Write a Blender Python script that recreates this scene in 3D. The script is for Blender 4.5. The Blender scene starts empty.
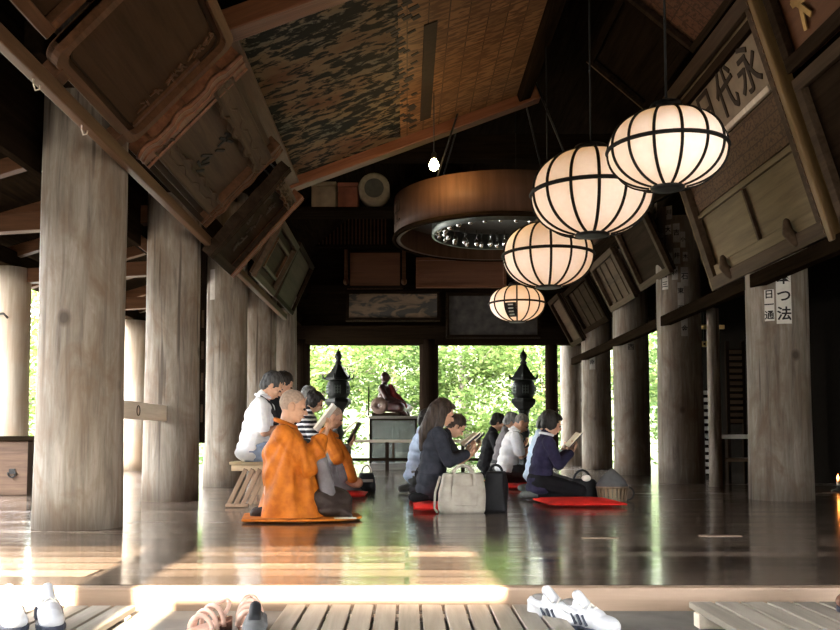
import bpy, bmesh, math, random
from mathutils import Vector, Matrix, noise
PI = math.pi
random.seed(7)
SC = bpy.context.scene
COL = SC.collection
def R(d): return math.radians(d)
def V(*a): return Vector(a)

# ------------------------------------------------------------------ camera
FPX, EYE, PITCH = 900.0, 0.58, R(3.5)
cam_d = bpy.data.cameras.new('camera'); cam = bpy.data.objects.new('camera', cam_d); COL.objects.link(cam)
cam.location = (0, 0, EYE); cam.rotation_euler = (PI / 2 + PITCH, 0, 0)
cam_d.sensor_width = 36; cam_d.lens = FPX / 840 * 36
cam_d.shift_x = 13 / 840; cam_d.shift_y = 66.96 / 840
cam_d.clip_start = 0.05; cam_d.clip_end = 300
SC.camera = cam
def at(px, py, d):
    """the point of the place seen at pixel (px, py), d metres down the hall"""
    a = (px - 407) / FPX; b = (381.96 - py) / FPX
    y = math.cos(PITCH) - b * math.sin(PITCH); z = math.sin(PITCH) + b * math.cos(PITCH)
    return V(a * d / y, d, EYE + z * d / y)

# ------------------------------------------------------------------ materials
MATS = {}
def new_mat(name):
    m = bpy.data.materials.new(name); m.use_nodes = True
    nt = m.node_tree; b = nt.nodes['Principled BSDF']
    MATS[name] = m
    return m, nt, b
def N(nt, t, **kw):
    n = nt.nodes.new(t)
    for k, v in kw.items():
        if k in n.inputs: n.inputs[k].default_value = v
        else: setattr(n, k, v)
    return n
def ramp(nt, fac, stops):
    r = nt.nodes.new('ShaderNodeValToRGB'); e = r.color_ramp.elements
    while len(e) < len(stops): e.new(0.5)
    for x, (p, c) in zip(e, stops): x.position = p; x.color = (*c, 1) if len(c) == 3 else c
    nt.links.new(fac, r.inputs['Fac']); return r.outputs['Color']
def coords(nt, scale, rot=(0, 0, 0), kind='Object'):
    tc = N(nt, 'ShaderNodeTexCoord'); mp = N(nt, 'ShaderNodeMapping')
    mp.inputs['Scale'].default_value = scale; mp.inputs['Rotation'].default_value = rot
    nt.links.new(tc.outputs[kind], mp.inputs['Vector']); return mp.outputs['Vector']
def bump(nt, b, h, strength, dist=0.01):
    bp = N(nt, 'ShaderNodeBump'); bp.inputs['Strength'].default_value = strength; bp.inputs['Distance'].default_value = dist
    nt.links.new(h, bp.inputs['Height']); nt.links.new(bp.outputs['Normal'], b.inputs['Normal'])
def mix(nt, f, a, c, mode='MIX'):
    m = N(nt, 'ShaderNodeMix', data_type='RGBA', blend_type=mode)
    def put(s, v):
        if hasattr(v, 'is_output'): nt.links.new(v, s)
        elif isinstance(v, (int, float)): s.default_value = v
        else: s.default_value = (*v, 1) if len(v) == 3 else v
    put(m.inputs[0], f); put(m.inputs[6], a); put(m.inputs[7], c)
    return m.outputs[2]
def wood(name, dark, light, axis='z', rough=0.6, scale=9.0, stain=None, bstr=0.35):
    m, nt, b = new_mat(name)
    st = {'x': (.06, 1, 1), 'y': (1, .06, 1), 'z': (1, 1, .06)}[axis]
    v = coords(nt, tuple(s * scale for s in st))
    n1 = N(nt, 'ShaderNodeTexNoise'); n1.inputs['Scale'].default_value = 2.2; n1.inputs['Detail'].default_value = 7; n1.inputs['Roughness'].default_value = .65
    n1.inputs['Distortion'].default_value = .6
    nt.links.new(v, n1.inputs['Vector'])
    c = ramp(nt, n1.outputs['Fac'], [(.32, dark), (.68, light)])
    if stain:
        v2 = coords(nt, (1.6, 1.6, .7))
        n2 = N(nt, 'ShaderNodeTexNoise'); n2.inputs['Scale'].default_value = 1.5; n2.inputs['Detail'].default_value = 5
        nt.links.new(v2, n2.inputs['Vector'])
        f = ramp(nt, n2.outputs['Fac'], [(.42, (0, 0, 0)), (.62, (1, 1, 1))])
        c = mix(nt, f, c, stain)
    nt.links.new(c, b.inputs['Base Color']); b.inputs['Roughness'].default_value = rough; b.inputs['Specular IOR Level'].default_value = min(.4, max(0.0, 1.6 * max(light) - .04))
    bump(nt, b, n1.outputs['Fac'], bstr, .01)
    return m
def cloth(name, col, col2=None, rough=.85, fold=0.25, stripes=None, sheen=0):
    m, nt, b = new_mat(name)
    v = coords(nt, (1, 1, 1))
    n = N(nt, 'ShaderNodeTexNoise'); n.inputs['Scale'].default_value = 14; n.inputs['Detail'].default_value = 4
    nt.links.new(v, n.inputs['Vector'])
    c2 = col2 or tuple(x * .75 for x in col)
    c = ramp(nt, n.outputs['Fac'], [(.35, c2), (.65, col)])
    if stripes:
        w = N(nt, 'ShaderNodeTexWave', wave_type='BANDS', bands_direction='Z'); w.inputs['Scale'].default_value = stripes[1]; w.inputs['Distortion'].default_value = 1.5
        nt.links.new(v, w.inputs['Vector'])
        f = ramp(nt, w.outputs['Fac'], [(.62, (0, 0, 0)), (.68, (1, 1, 1))])
        c = mix(nt, f, c, stripes[0])
    nt.links.new(c, b.inputs['Base Color']); b.inputs['Roughness'].default_value = rough
    b.inputs['Specular IOR Level'].default_value = .15
    bump(nt, b, n.outputs['Fac'], fold, .01)
    return m
def plain(name, col, rough=.5, metal=0.0, var=.15, scale=20, em=None, spec=None):
    m, nt, b = new_mat(name)
    n = N(nt, 'ShaderNodeTexNoise'); n.inputs['Scale'].default_value = scale; n.inputs['Detail'].default_value = 4
    nt.links.new(coords(nt, (1, 1, 1)), n.inputs['Vector'])
    c = ramp(nt, n.outputs['Fac'], [(.3, tuple(x * (1 - var) for x in col)), (.7, tuple(min(1, x * (1 + var)) for x in col))])
    nt.links.new(c, b.inputs['Base Color']); b.inputs['Roughness'].default_value = rough; b.inputs['Metallic'].default_value = metal; b.inputs['Specular IOR Level'].default_value = .5 if rough < .5 else .2
    if em:
        b.inputs['Emission Color'].default_value = (*em[0], 1); b.inputs['Emission Strength'].default_value = em[1]
    return m

# ------------------------------------------------------------------ mesh builder
class MB:
    def __init__(s): s.v = []; s.f = []; s.sm = []
    def add(s, vs, fs, smooth=False):
        o = len(s.v); s.v += [tuple(p) for p in vs]; s.f += [tuple(i + o for i in f) for f in fs]; s.sm += [smooth] * len(fs); return s
    def box(s, c, sz, M=None):
        c = Vector(c); h = Vector(sz) / 2; vs = []
        for x in (-1, 1):
            for y in (-1, 1):
                for z in (-1, 1):
                    p = V(x * h.x, y * h.y, z * h.z)
                    vs.append(c + (M @ p if M else p))
        return s.add(vs, [(0, 1, 3, 2), (4, 6, 7, 5), (0, 4, 5, 1), (2, 3, 7, 6), (0, 2, 6, 4), (1, 5, 7, 3)])
    def bar(s, p, q, w, h=None, up=(0, 0, 1)):
        p, q = Vector(p), Vector(q); h = h or w; d = (q - p); L = d.length; d.normalize()
        u = Vector(up)
        if abs(d.dot(u)) > .98: u = V(0, 1, 0)
        a = d.cross(u).normalized(); b = a.cross(d).normalized()
        M = Matrix((d, a, b)).transposed()
        return s.box((p + q) / 2, (L, w, h), M)
    def tube(s, pts, r, n=8, cap=True, smooth=True):
        pts = [Vector(p) for p in pts]; k = len(pts)
        rs = r if isinstance(r, (list, tuple)) else [r] * k
        vs = []; prev = None
        for i, p in enumerate(pts):
            d = (pts[min(i + 1, k - 1)] - pts[max(i - 1, 0)]).normalized()
            if prev is None:
                u = V(0, 0, 1) if abs(d.z) < .9 else V(1, 0, 0)
                a = d.cross(u).normalized()
            else:
                a = (prev - d * prev.dot(d)).normalized()
            prev = a; b = d.cross(a)
            for j in range(n):
                t = 2 * PI * j / n; vs.append(p + (a * math.cos(t) + b * math.sin(t)) * rs[i])
        fs = [(i * n + j, i * n + (j + 1) % n, (i + 1) * n + (j + 1) % n, (i + 1) * n + j) for i in range(k - 1) for j in range(n)]
        s.add(vs, fs, smooth)
        if cap:
            o = len(s.v) - len(vs)
            s.f += [tuple(o + j for j in reversed(range(n))), tuple(o + (k - 1) * n + j for j in range(n))]; s.sm += [False] * 2
        return s
    def lathe(s, prof, c=(0, 0, 0), n=24, smooth=True, caps=True, sx=1, sy=1, M=None):
        c = Vector(c); vs = []
        for r, z in prof:
            for j in range(n):
                t = 2 * PI * j / n; p = V(r * math.cos(t) * sx, r * math.sin(t) * sy, z)
                vs.append(c + (M @ p if M else p))
        k = len(prof)
        fs = [(i * n + j, i * n + (j + 1) % n, (i + 1) * n + (j + 1) % n, (i + 1) * n + j) for i in range(k - 1) for j in range(n)]
        o = len(s.v); s.add(vs, fs, smooth)
        if caps:
            s.f += [tuple(o + j for j in reversed(range(n))), tuple(o + (k - 1) * n + j for j in range(n))]; s.sm += [False] * 2
        return s
    def ell(s, c, rad, M=None, n=14, k=9):
        prof = [(max(.001, math.sin(PI * i / k)), -math.cos(PI * i / k)) for i in range(k + 1)]
        c = Vector(c); vs = []
        for r, z in prof:
            for j in range(n):
                t = 2 * PI * j / n; p = V(r * math.cos(t) * rad[0], r * math.sin(t) * rad[1], z * rad[2])
                vs.append(c + (M @ p if M else p))
        fs = [(i * n + j, i * n + (j + 1) % n, (i + 1) * n + (j + 1) % n, (i + 1) * n + j) for i in range(k) for j in range(n)]
        fs += [tuple(reversed(range(n))), tuple(k * n + j for j in range(n))]
        return s.add(vs, fs, True)
    def cap(s, p, q, r0, r1, n=10):
        """tapered capsule"""
        p, q = Vector(p), Vector(q); d = q - p; L = d.length
        if L < 1e-5: return s.ell(p, (r0,) * 3)
        d.normalize(); u = V(0, 0, 1) if abs(d.z) < .9 else V(1, 0, 0)
        a = d.cross(u).normalized(); b = d.cross(a)
        M = Matrix((a, b, d)).transposed()
        prof = [(max(.0008, r0 * math.sin(t)), -r0 * math.cos(t)) for t in [PI / 2 * i / 4 for i in range(5)]]
        prof += [(max(.0008, r1 * math.cos(t)), L + r1 * math.sin(t)) for t in [PI / 2 * i / 4 for i in range(5)]]
        return s.lathe(prof, p, n, True, True, M=M)
    def chain(s, pts, rs):
        for i in range(len(pts) - 1): s.cap(pts[i], pts[i + 1], rs[i], rs[i + 1])
        return s
    def prism(s, poly, z0, z1, M=None, o=(0, 0, 0)):
        """polygon in local x,y between two heights"""
        n = len(poly); o = Vector(o)
        vs = [V(x, y, z0) for x, y in poly] + [V(x, y, z1) for x, y in poly]
        if M: vs = [M @ p for p in vs]
        vs = [p + o for p in vs]
        return s.add(vs, [tuple(reversed(range(n))), tuple(range(n, 2 * n))] + [(i, (i + 1) % n, n + (i + 1) % n, n + i) for i in range(n)])
    def strip(s, lo, hi, z0, z1):
        """a band between two equally long lists of (x, y)"""
        n = len(lo)
        for i in range(n - 1):
            s.prism([lo[i], lo[i + 1], hi[i + 1], hi[i]], z0, z1)
        return s
    def mesh(s, name, shift=None, mat=None):
        me = bpy.data.meshes.new(name)
        vs = s.v if shift is None else [(p[0] - shift[0], p[1] - shift[1], p[2] - shift[2]) for p in s.v]
        me.from_pydata(vs, [], s.f); me.update()
        me.polygons.foreach_set('use_smooth', s.sm)
        if mat: me.materials.append(mat)
        return me
    def build(s, name, mat, parent=None, bevel=0.0, world=False):
        """link as one object; world=True: coordinates are world ones while the parent stands unrotated elsewhere"""
        shift = parent.location if (parent is not None and world) else None
        o = bpy.data.objects.new(name, s.mesh(name, shift, mat)); COL.objects.link(o)
        if parent: o.parent = parent
        if bevel:
            b = o.modifiers.new('bevel', 'BEVEL'); b.width = bevel; b.segments = 2; b.limit_method = 'ANGLE'; b.angle_limit = R(40)
        fixn(o.data)
        return o
BAKE = bpy.data.scenes.new('bake')
def evaluate(o):
    """mesh of an object with its modifiers, worked out in an empty side scene"""
    with bpy.context.temp_override(scene=BAKE, view_layer=BAKE.view_layers[0]):
        dg = bpy.context.evaluated_depsgraph_get(); dg.update()
        return bpy.data.meshes.new_from_object(o.evaluated_get(dg))
def fixn(me):
    bm = bmesh.new(); bm.from_mesh(me); bmesh.ops.recalc_face_normals(bm, faces=bm.faces); bm.to_mesh(me); bm.free()
def blob(mb, name, mat, parent=None, voxel=.008, smooth=4, wrinkle=0.0, wscale=(9, 9, 9), fold=None, keep=None):
    """union the builder's shapes into one continuous skin"""
    me = mb.mesh('tmp'); t = bpy.data.objects.new('tmp', me); BAKE.collection.objects.link(t); fixn(me)
    r = t.modifiers.new('r', 'REMESH'); r.mode = 'VOXEL'; r.voxel_size = voxel
    if smooth:
        sm = t.modifiers.new('s', 'SMOOTH'); sm.factor = .5; sm.iterations = smooth
    out = evaluate(t); out.name = name
    bpy.data.objects.remove(t); bpy.data.meshes.remove(me)
    if wrinkle or fold:
        nv = len(out.vertices); co = [v.co.copy() for v in out.vertices]; no = [v.normal.copy() for v in out.vertices]; flat = []
        for p, n_ in zip(co, no):
            q = V(p.x * wscale[0], p.y * wscale[1], p.z * wscale[2])
            k = (noise.noise(q) + .5 * noise.noise(q * 2.3)) * wrinkle if wrinkle else 0.0
            if fold: k += fold(p)
            flat += (p + n_ * k)[:]
        out.vertices.foreach_set('co', flat); out.update()
    if keep:
        bm = bmesh.new(); bm.from_mesh(out)
        bmesh.ops.delete(bm, geom=[v for v in bm.verts if not keep(v.co)], context='VERTS'); bm.to_mesh(out); bm.free()
    out.polygons.foreach_set('use_smooth', [True] * len(out.polygons))
    out.materials.clear()
    if mat: out.materials.append(mat)
    o = bpy.data.objects.new(name, out); COL.objects.link(o)
    if parent: o.parent = parent
    return o
def text(name, s, mat, parent, loc, size, rot=(0, 0, 0), depth=.004, sx=1.0, upright=True, thick=0.0):
    c = bpy.data.curves.new('txt', 'FONT'); c.body = s; c.size = size; c.extrude = depth; c.align_x = 'CENTER'; c.align_y = 'CENTER'; c.offset = thick
    c.resolution_u = 3
    t = bpy.data.objects.new('txt', c); BAKE.collection.objects.link(t)
    me = evaluate(t); bpy.data.objects.remove(t); bpy.data.curves.remove(c)
    me.name = name; me.materials.clear(); me.materials.append(mat)
    o = bpy.data.objects.new(name, me); COL.objects.link(o); o.parent = parent
    o.location = loc; o.rotation_euler = rot; o.scale = (sx, 1, 1)
    return o

# ------------------------------------------------------------------ naming
def empty(name, loc=(0, 0, 0), rz=0.0):
    o = bpy.data.objects.new(name, None); COL.objects.link(o); o.location = loc; o.rotation_euler = (0, 0, rz); o.empty_display_size = .1; return o
def tag(o, label, cat, group=None, kind=None):
    o['label'] = label; o['category'] = cat
    if group: o['group'] = group
    if kind: o['kind'] = kind
    return o
def thing(name, label, cat, loc=(0, 0, 0), rz=0.0, group=None):
    return tag(empty(name, loc, rz), label, cat, group)
def struct(o): o['kind'] = 'structure'; return o
# ------------------------------------------------------------------ shared materials
def pillar_wood(name, dark, light, stain, crack):
    m, nt, b = new_mat(name)
    n1 = N(nt, 'ShaderNodeTexNoise'); n1.inputs['Scale'].default_value = 16; n1.inputs['Detail'].default_value = 8; n1.inputs['Roughness'].default_value = .7; n1.inputs['Distortion'].default_value = .5
    nt.links.new(coords(nt, (1, 1, .09)), n1.inputs['Vector'])
    c = ramp(nt, n1.outputs['Fac'], [(.30, dark), (.66, light)])
    n2 = N(nt, 'ShaderNodeTexNoise'); n2.inputs['Scale'].default_value = 3.2; n2.inputs['Detail'].default_value = 6; n2.inputs['Roughness'].default_value = .65; n2.inputs['Distortion'].default_value = 1.0
    nt.links.new(coords(nt, (1.2, 1.2, .6)), n2.inputs['Vector'])
    c = mix(nt, ramp(nt, n2.outputs['Fac'], [(.46, (0, 0, 0)), (.66, (.8, .8, .8))]), c, stain)
    vo = N(nt, 'ShaderNodeTexVoronoi'); vo.inputs['Scale'].default_value = 2.1; nt.links.new(coords(nt, (1, 1, .8)), vo.inputs['Vector'])
    c = mix(nt, ramp(nt, vo.outputs['Distance'], [(.05, (.85, .85, .85)), (.11, (0, 0, 0))]), c, crack)
    n3 = N(nt, 'ShaderNodeTexNoise'); n3.inputs['Scale'].default_value = 9; n3.inputs['Detail'].default_value = 2
    nt.links.new(coords(nt, (1.6, 1.6, .06)), n3.inputs['Vector'])
    c = mix(nt, ramp(nt, n3.outputs['Fac'], [(.30, (.8, .8, .8)), (.36, (0, 0, 0))]), c, crack)
    nt.links.new(c, b.inputs['Base Color']); b.inputs['Roughness'].default_value = .7; b.inputs['Specular IOR Level'].default_value = .25
    bump(nt, b, mix(nt, .5, n1.outputs['Fac'], n2.outputs['Fac']), .6, .012)
    return m
PILLAR = pillar_wood('weathered_pillar_wood', (.095, .073, .053), (.275, .236, .19), (.145, .098, .062), (.05, .035, .024))
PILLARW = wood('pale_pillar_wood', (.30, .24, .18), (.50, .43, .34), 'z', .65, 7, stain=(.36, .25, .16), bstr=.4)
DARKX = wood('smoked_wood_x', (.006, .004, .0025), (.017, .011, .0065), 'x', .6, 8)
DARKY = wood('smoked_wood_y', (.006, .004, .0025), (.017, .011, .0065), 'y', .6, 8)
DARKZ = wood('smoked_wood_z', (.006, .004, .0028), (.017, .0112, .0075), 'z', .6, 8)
BROWNY = wood('brown_rail_wood', (.055, .028, .013), (.11, .058, .030), 'y', .5, 8)
BROWNX = wood('brown_beam_wood', (.048, .021, .0095), (.09, .041, .019), 'x', .5, 8)
REDX = wood('red_brown_frame_wood', (.085, .030, .013), (.16, .064, .029), 'x', .42, 8)
PLAQ = wood('plaque_board_wood', (.026, .013, .007), (.048, .025, .013), 'x', .6, 6)
PLAQG = wood('grey_plaque_wood', (.040, .025, .015), (.080, .052, .032), 'x', .65, 6)
PLAQO = wood('olive_plaque_wood', (.10, .07, .034), (.18, .13, .066), 'x', .65, 7)
PLAQD = wood('dark_plaque_wood', (.014, .0085, .005), (.032, .020, .0125), 'x', .6, 6)
TANX = wood('threshold_wood', (.17, .105, .065), (.27, .185, .125), 'x', .5, 5, bstr=.2)
PALEY = wood('pale_slat_wood', (.50, .41, .31), (.66, .57, .45), 'y', .55, 9, bstr=.2)
SLATY = wood('worn_slat_wood', (.16, .135, .105), (.29, .25, .20), 'y', .5, 9, bstr=.2)
STONE = plain('ground_stone', (.15, .135, .115), .85, var=.2, scale=6)
BLACK = plain('black_metal', (.018, .017, .016), .45, .6)
INK = plain('black_ink', (.02, .018, .016), .7)
PAPER = plain('white_paper', (.66, .62, .55), .8, var=.06)
GILT = plain('gilt_metal', (.60, .40, .14), .38, .85)
GOLDL = plain('gold_lettering', (.42, .27, .10), .5, .2)

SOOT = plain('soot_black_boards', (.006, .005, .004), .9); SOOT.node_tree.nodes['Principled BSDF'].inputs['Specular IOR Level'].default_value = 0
def floor_mat():
    m, nt, b = new_mat('polished_floor_boards')
    v = coords(nt, (1, 1, 1))
    br = N(nt, 'ShaderNodeTexBrick'); br.offset = .37; br.inputs['Scale'].default_value = 1
    br.inputs['Brick Width'].default_value = 3.6; br.inputs['Row Height'].default_value = .21; br.inputs['Mortar Size'].default_value = .012
    br.inputs['Mortar Smooth'].default_value = .3; br.inputs['Color1'].default_value = (.05, .038, .030, 1); br.inputs['Color2'].default_value = (.19, .142, .108, 1)
    br.inputs['Mortar'].default_value = (.012, .009, .007, 1); br.inputs['Bias'].default_value = -.15
    nt.links.new(v, br.inputs['Vector'])
    n = N(nt, 'ShaderNodeTexNoise'); n.inputs['Scale'].default_value = 3; n.inputs['Detail'].default_value = 7
    nt.links.new(coords(nt, (.7, 9, 1)), n.inputs['Vector'])
    g = ramp(nt, n.outputs['Fac'], [(.3, (.72, .70, .68)), (.7, (1.25, 1.2, 1.15))])
    c = mix(nt, 1.0, br.outputs['Color'], g, 'MULTIPLY')
    nt.links.new(c, b.inputs['Base Color'])
    n2 = N(nt, 'ShaderNodeTexNoise'); n2.inputs['Scale'].default_value = 2; n2.inputs['Detail'].default_value = 4
    nt.links.new(coords(nt, (1.2, 5, 1)), n2.inputs['Vector'])
    r = ramp(nt, n2.outputs['Fac'], [(.3, (.07,) * 3), (.7, (.15,) * 3)])
    pr = ramp(nt, br.outputs['Color'], [(.02, (.0,) * 3), (.14, (.16,) * 3)])
    r = mix(nt, 1.0, r, pr, 'ADD')
    nt.links.new(r, b.inputs['Roughness'])
    b.inputs['Coat Weight'].default_value = .35; b.inputs['Coat Roughness'].default_value = .12
    h = mix(nt, .25, br.outputs['Fac'], n.outputs['Fac'])
    wv = N(nt, 'ShaderNodeTexWave', wave_type='BANDS', bands_direction='Y'); wv.inputs['Scale'].default_value = 1.496; wv.inputs['Distortion'].default_value = 1.2; wv.inputs['Detail Scale'].default_value = .6
    nt.links.new(coords(nt, (1, 1, 1)), wv.inputs['Vector'])
    h = mix(nt, .30, h, wv.outputs['Fac'])
    inv = N(nt, 'ShaderNodeMath', operation='SUBTRACT'); inv.inputs[0].default_value = 1; nt.links.new(h, inv.inputs[1])
    bump(nt, b, inv.outputs[0], .5, .005)
    return m
FLOOR = floor_mat()
def foliage_mat(name, a, c, d):
    m, nt, b = new_mat(name)
    gi = N(nt, 'ShaderNodeNewGeometry')
    col = ramp(nt, gi.outputs['Random Per Island'], [(.0, a), (.5, c), (1., d)])
    out = nt.nodes['Material Output']
    df = N(nt, 'ShaderNodeBsdfDiffuse'); tr = N(nt, 'ShaderNodeBsdfTranslucent'); ms = N(nt, 'ShaderNodeMixShader'); ms.inputs[0].default_value = .45
    nt.links.new(col, df.inputs['Color']); nt.links.new(col, tr.inputs['Color'])
    nt.links.new(df.outputs[0], ms.inputs[1]); nt.links.new(tr.outputs[0], ms.inputs[2]); nt.links.new(ms.outputs[0], out.inputs['Surface'])
    return m
LEAF1 = foliage_mat('fresh_maple_leaves', (.045, .075, .018), (.085, .125, .032), (.15, .19, .06))
LEAF2 = foliage_mat('mid_green_leaves', (.028, .052, .015), (.055, .088, .027), (.10, .135, .047))
BARK = wood('tree_bark', (.10, .08, .06), (.22, .18, .14), 'z', .9, 5)

# ------------------------------------------------------------------ the setting
FY = 3.53                      # front edge of the raised floor
f = struct(MB().box((0.6, (FY + .05 + 19.0) / 2, -.03), (13.6, 19.0 - FY - .05, .06)).build('floor', FLOOR))
struct(MB().box((0.6, FY + .02, -.07), (13.6, .06, .139)).build('trim_1', TANX, bevel=.008))             # threshold beam under the floor edge
struct(MB().box((0.6, 10.0, -.38), (13.4, 18.6 - 5, .5)).build('trim_2', DARKX))                           # floor joists below
g = struct(MB().box((0, 4.0, -.14), (60, 20, .1)).build('ground', STONE))
# two thin paler strips on the floor
tag(MB().box((at(600, 537, 5.22).x, 5.22, .001), (.21, .045, .004)).build('floor_patch', TANX), 'thin pale strip on the dark floor, in front of the red cushion', 'floor patch', 'pale patches in the floor')
tag(MB().box((at(720, 535, 5.33).x, 5.33, .001), (.24, .05, .004)).build('floor_patch', TANX), 'thin pale strip on the dark floor, towards the tag-covered pillars', 'floor patch', 'pale patches in the floor')

LX, RX = -2.17, 3.5
# roof: main gable and two aisles, dark boards
def slab(name, a, b, y0, y1, t, mat):
    (x0, z0), (x1, z1) = a, b
    d = V(x1 - x0, 0, z1 - z0).normalized(); n = V(-d.z, 0, d.x) * t
    if n.z < 0: n = -n
    vs = []
    for y in (y0, y1):
        vs += [(x0, y, z0), (x1, y, z1), (x1 + n.x, y, z1 + n.z), (x0 + n.x, y, z0 + n.z)]
    return struct(MB().add(vs, [(0, 1, 2, 3), (4, 7, 6, 5), (0, 4, 5, 1), (1, 5, 6, 2), (2, 6, 7, 3), (3, 7, 4, 0)]).build(name, mat))
RIDGE = (.68, 6.4)
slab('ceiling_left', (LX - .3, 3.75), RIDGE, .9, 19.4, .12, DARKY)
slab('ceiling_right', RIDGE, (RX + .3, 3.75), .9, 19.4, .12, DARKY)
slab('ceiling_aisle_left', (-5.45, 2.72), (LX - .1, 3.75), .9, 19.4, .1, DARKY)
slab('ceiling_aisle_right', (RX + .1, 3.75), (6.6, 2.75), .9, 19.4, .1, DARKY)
# purlins along the hall over each pillar row, and rails under the tilted boards
struct(MB().box((LX, 10, 3.55), (.3, 18.6, .36)).build('trim_3', DARKY, bevel=.01))
struct(MB().box((RX, 10, 3.55), (.3, 18.6, .36)).build('trim_4', DARKY, bevel=.01))
struct(MB().box((-4.8, 10, 2.70), (.24, 18.6, .2)).build('trim_5', DARKY, bevel=.01))
struct(MB().bar((-1.825, 3.1, 2.37), (-1.825, 13.4, 2.37), .06, .085).build('trim_6', BROWNY, bevel=.008))
struct(MB().bar((3.27, 3.4, 2.03), (3.27, 17.6, 2.06), .1, .13).build('trim_7', DARKY, bevel=.008))
struct(MB().box((-2.17, 8.3 + 4, 2.9), (.12, 14.4, .2)).build('trim_8', DARKY, bevel=.008))
# tie beams across the nave
k = 9
for y in (11.6, 14.6):
    struct(MB().box((.66, y, 4.35), (5.6, .24, .32)).build(f'trim_{k}', DARKX, bevel=.01)); k += 1
# aisle rafters and braces on the left
for i, y in enumerate((5.2, 7.0, 8.3, 9.6, 10.75, 12.2, 13.2, 14.5, 15.65)):
    struct(MB().bar((-2.2, y, 3.58), (-5.4, y, 2.60), .11, .14).build(f'trim_{k}', BROWNX, bevel=.006)); k += 1
for y in (8.3, 10.75, 13.2, 15.65):
    struct(MB().bar((-2.2, y, 2.66), (-4.8, y, 2.50), .13, .17).build(f'trim_{k}', BROWNX, bevel=.006)); k += 1
    struct(MB().bar((-2.35, y, 2.3), (-3.2, y + .02, 2.95), .09, .1).build(f'trim_{k}', BROWNX, bevel=.006)); k += 1
# front gable beam set low, and unseen boards added to shade the hall (behind and above the viewer)
struct(MB().prism([(-5.4, 1.95), (6.6, 1.95), (6.6, 2.9), (RX + .3, 3.8), RIDGE, (LX - .3, 3.8), (-5.4, 2.8)], -.05, .05, Matrix(((1, 0, 0), (0, 0, 1), (0, 1, 0))), (0, 1.0, 0)).build('wall_front', DARKX))
struct(MB().add([(-5.4, 1.0, 1.98), (6.6, 1.0, 1.98), (6.6, -1.6, 3.36), (-5.4, -1.6, 3.36), (-5.4, 1.0, 2.06), (6.6, 1.0, 2.06), (6.6, -1.6, 3.44), (-5.4, -1.6, 3.44)], [(0, 1, 2, 3), (4, 7, 6, 5), (0, 4, 5, 1), (1, 5, 6, 2), (2, 6, 7, 3), (3, 7, 4, 0)]).build('ceiling_shade', DARKX))   # unseen sloping panel added to keep sky light off the hall front
struct(MB().box((1.41, -1.6, 1.72), (1.72, .08, 3.75)).box((3.3, -1.6, 2.6), (2.06, .08, 2.0)).build('wall_sunblock_right', DARKZ))  # unseen boards added to give the sun patch its right edge
struct(MB().box((-.99, -1.6, 1.72), (.24, .24, 3.75)).build('trim_40', DARKZ))  # unseen post added to split the sunlight on the left
struct(MB().box((-3.65, -1.6, 1.72), (3.4, .08, 3.75)).build('wall_sunblock_left', DARKZ))  # unseen boards added to stop light from the front left
struct(MB().box((-2.50, 10.2, 3.0), (.06, 18.2, 1.3)).build('wall_shade_left', DARKY))                                    # boarding added over the left pillar row to darken the upper nave
struct(MB().box((3.86, 10.2, 2.95), (.06, 18.2, 1.4)).build('wall_right_upper', DARKY))
struct(MB().box((-4.5, -7, 2.4), (14, .3, 5.0)).build('wall_skyblock_rear', DARKX))                               # unseen wall added behind the viewer to block frontal sky light
struct(MB().box((-.08, -1.0, 1.03), (1.35, .1, 2.34)).build('trim_41', DARKZ))                                 # unseen panel added to keep the sun off the middle duckboard
struct(MB().box((-11.5, 3.7, 1.85), (.4, 21.4, 4.3)).build('wall_skyblock_left', DARKZ))                                   # unseen wall added beyond the left aisle, cuts low sky from the pillar tops
# back end: wall of boards above the two openings
BY = 18.0
bz = at(400, 345, BY).z
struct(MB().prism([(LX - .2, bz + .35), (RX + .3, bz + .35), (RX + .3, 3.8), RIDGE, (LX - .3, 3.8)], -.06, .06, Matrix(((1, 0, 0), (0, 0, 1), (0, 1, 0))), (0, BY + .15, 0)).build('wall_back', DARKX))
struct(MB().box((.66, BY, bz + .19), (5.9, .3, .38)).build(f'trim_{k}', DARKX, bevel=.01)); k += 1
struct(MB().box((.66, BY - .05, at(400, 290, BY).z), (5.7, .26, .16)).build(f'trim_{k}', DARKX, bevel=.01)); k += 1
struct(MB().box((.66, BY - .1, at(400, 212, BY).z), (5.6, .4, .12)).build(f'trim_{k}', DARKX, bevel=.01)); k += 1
# aisle end beams
struct(MB().box((-4.1, BY, 2.62), (3.8, .2, .3)).build(f'trim_{k}', DARKX)); k += 1
# right side: dark inner wall of the sanctum
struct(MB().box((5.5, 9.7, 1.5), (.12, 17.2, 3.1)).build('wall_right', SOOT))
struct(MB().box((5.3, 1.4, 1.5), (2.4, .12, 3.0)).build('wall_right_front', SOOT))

# ------------------------------------------------------------------ pillars
def pillar(name, label, x, y, r, h, mat, group, stone=True, taper=.94, z0=0.0):
    ph = random.uniform(0, 6)
    prof = []
    for i in range(13):
        t = i / 12; prof.append((r * (1 - (1 - taper) * t) * (1 + .012 * math.sin(9 * t + ph)), t * h))
    o = MB().lathe(prof, n=40).build(name, mat); o.location = (x, y, z0); o.rotation_euler = (0, 0, ph)
    return tag(o, label, 'pillar', group, 'thing')
GL, GR = 'pillars of the row left of the worshippers', 'pillars of the row right of the worshippers'
pl = [('thick pillar with pale cracked base, nearest on the left below the big bare board', 5.87, .277),
      ('wooden pillar with the narrow red-brown upright board hung against its far side', 8.3, .252),
      ('wooden pillar directly behind the white-shirted person on the stool', 10.75, .258),
      ('slim shaded wooden pillar just beyond the white-shirted person\'s pillar', 13.2, .255),
      ('dark farthest pillar of the left row beside the bright garden opening', 15.65, .25)]
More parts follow.
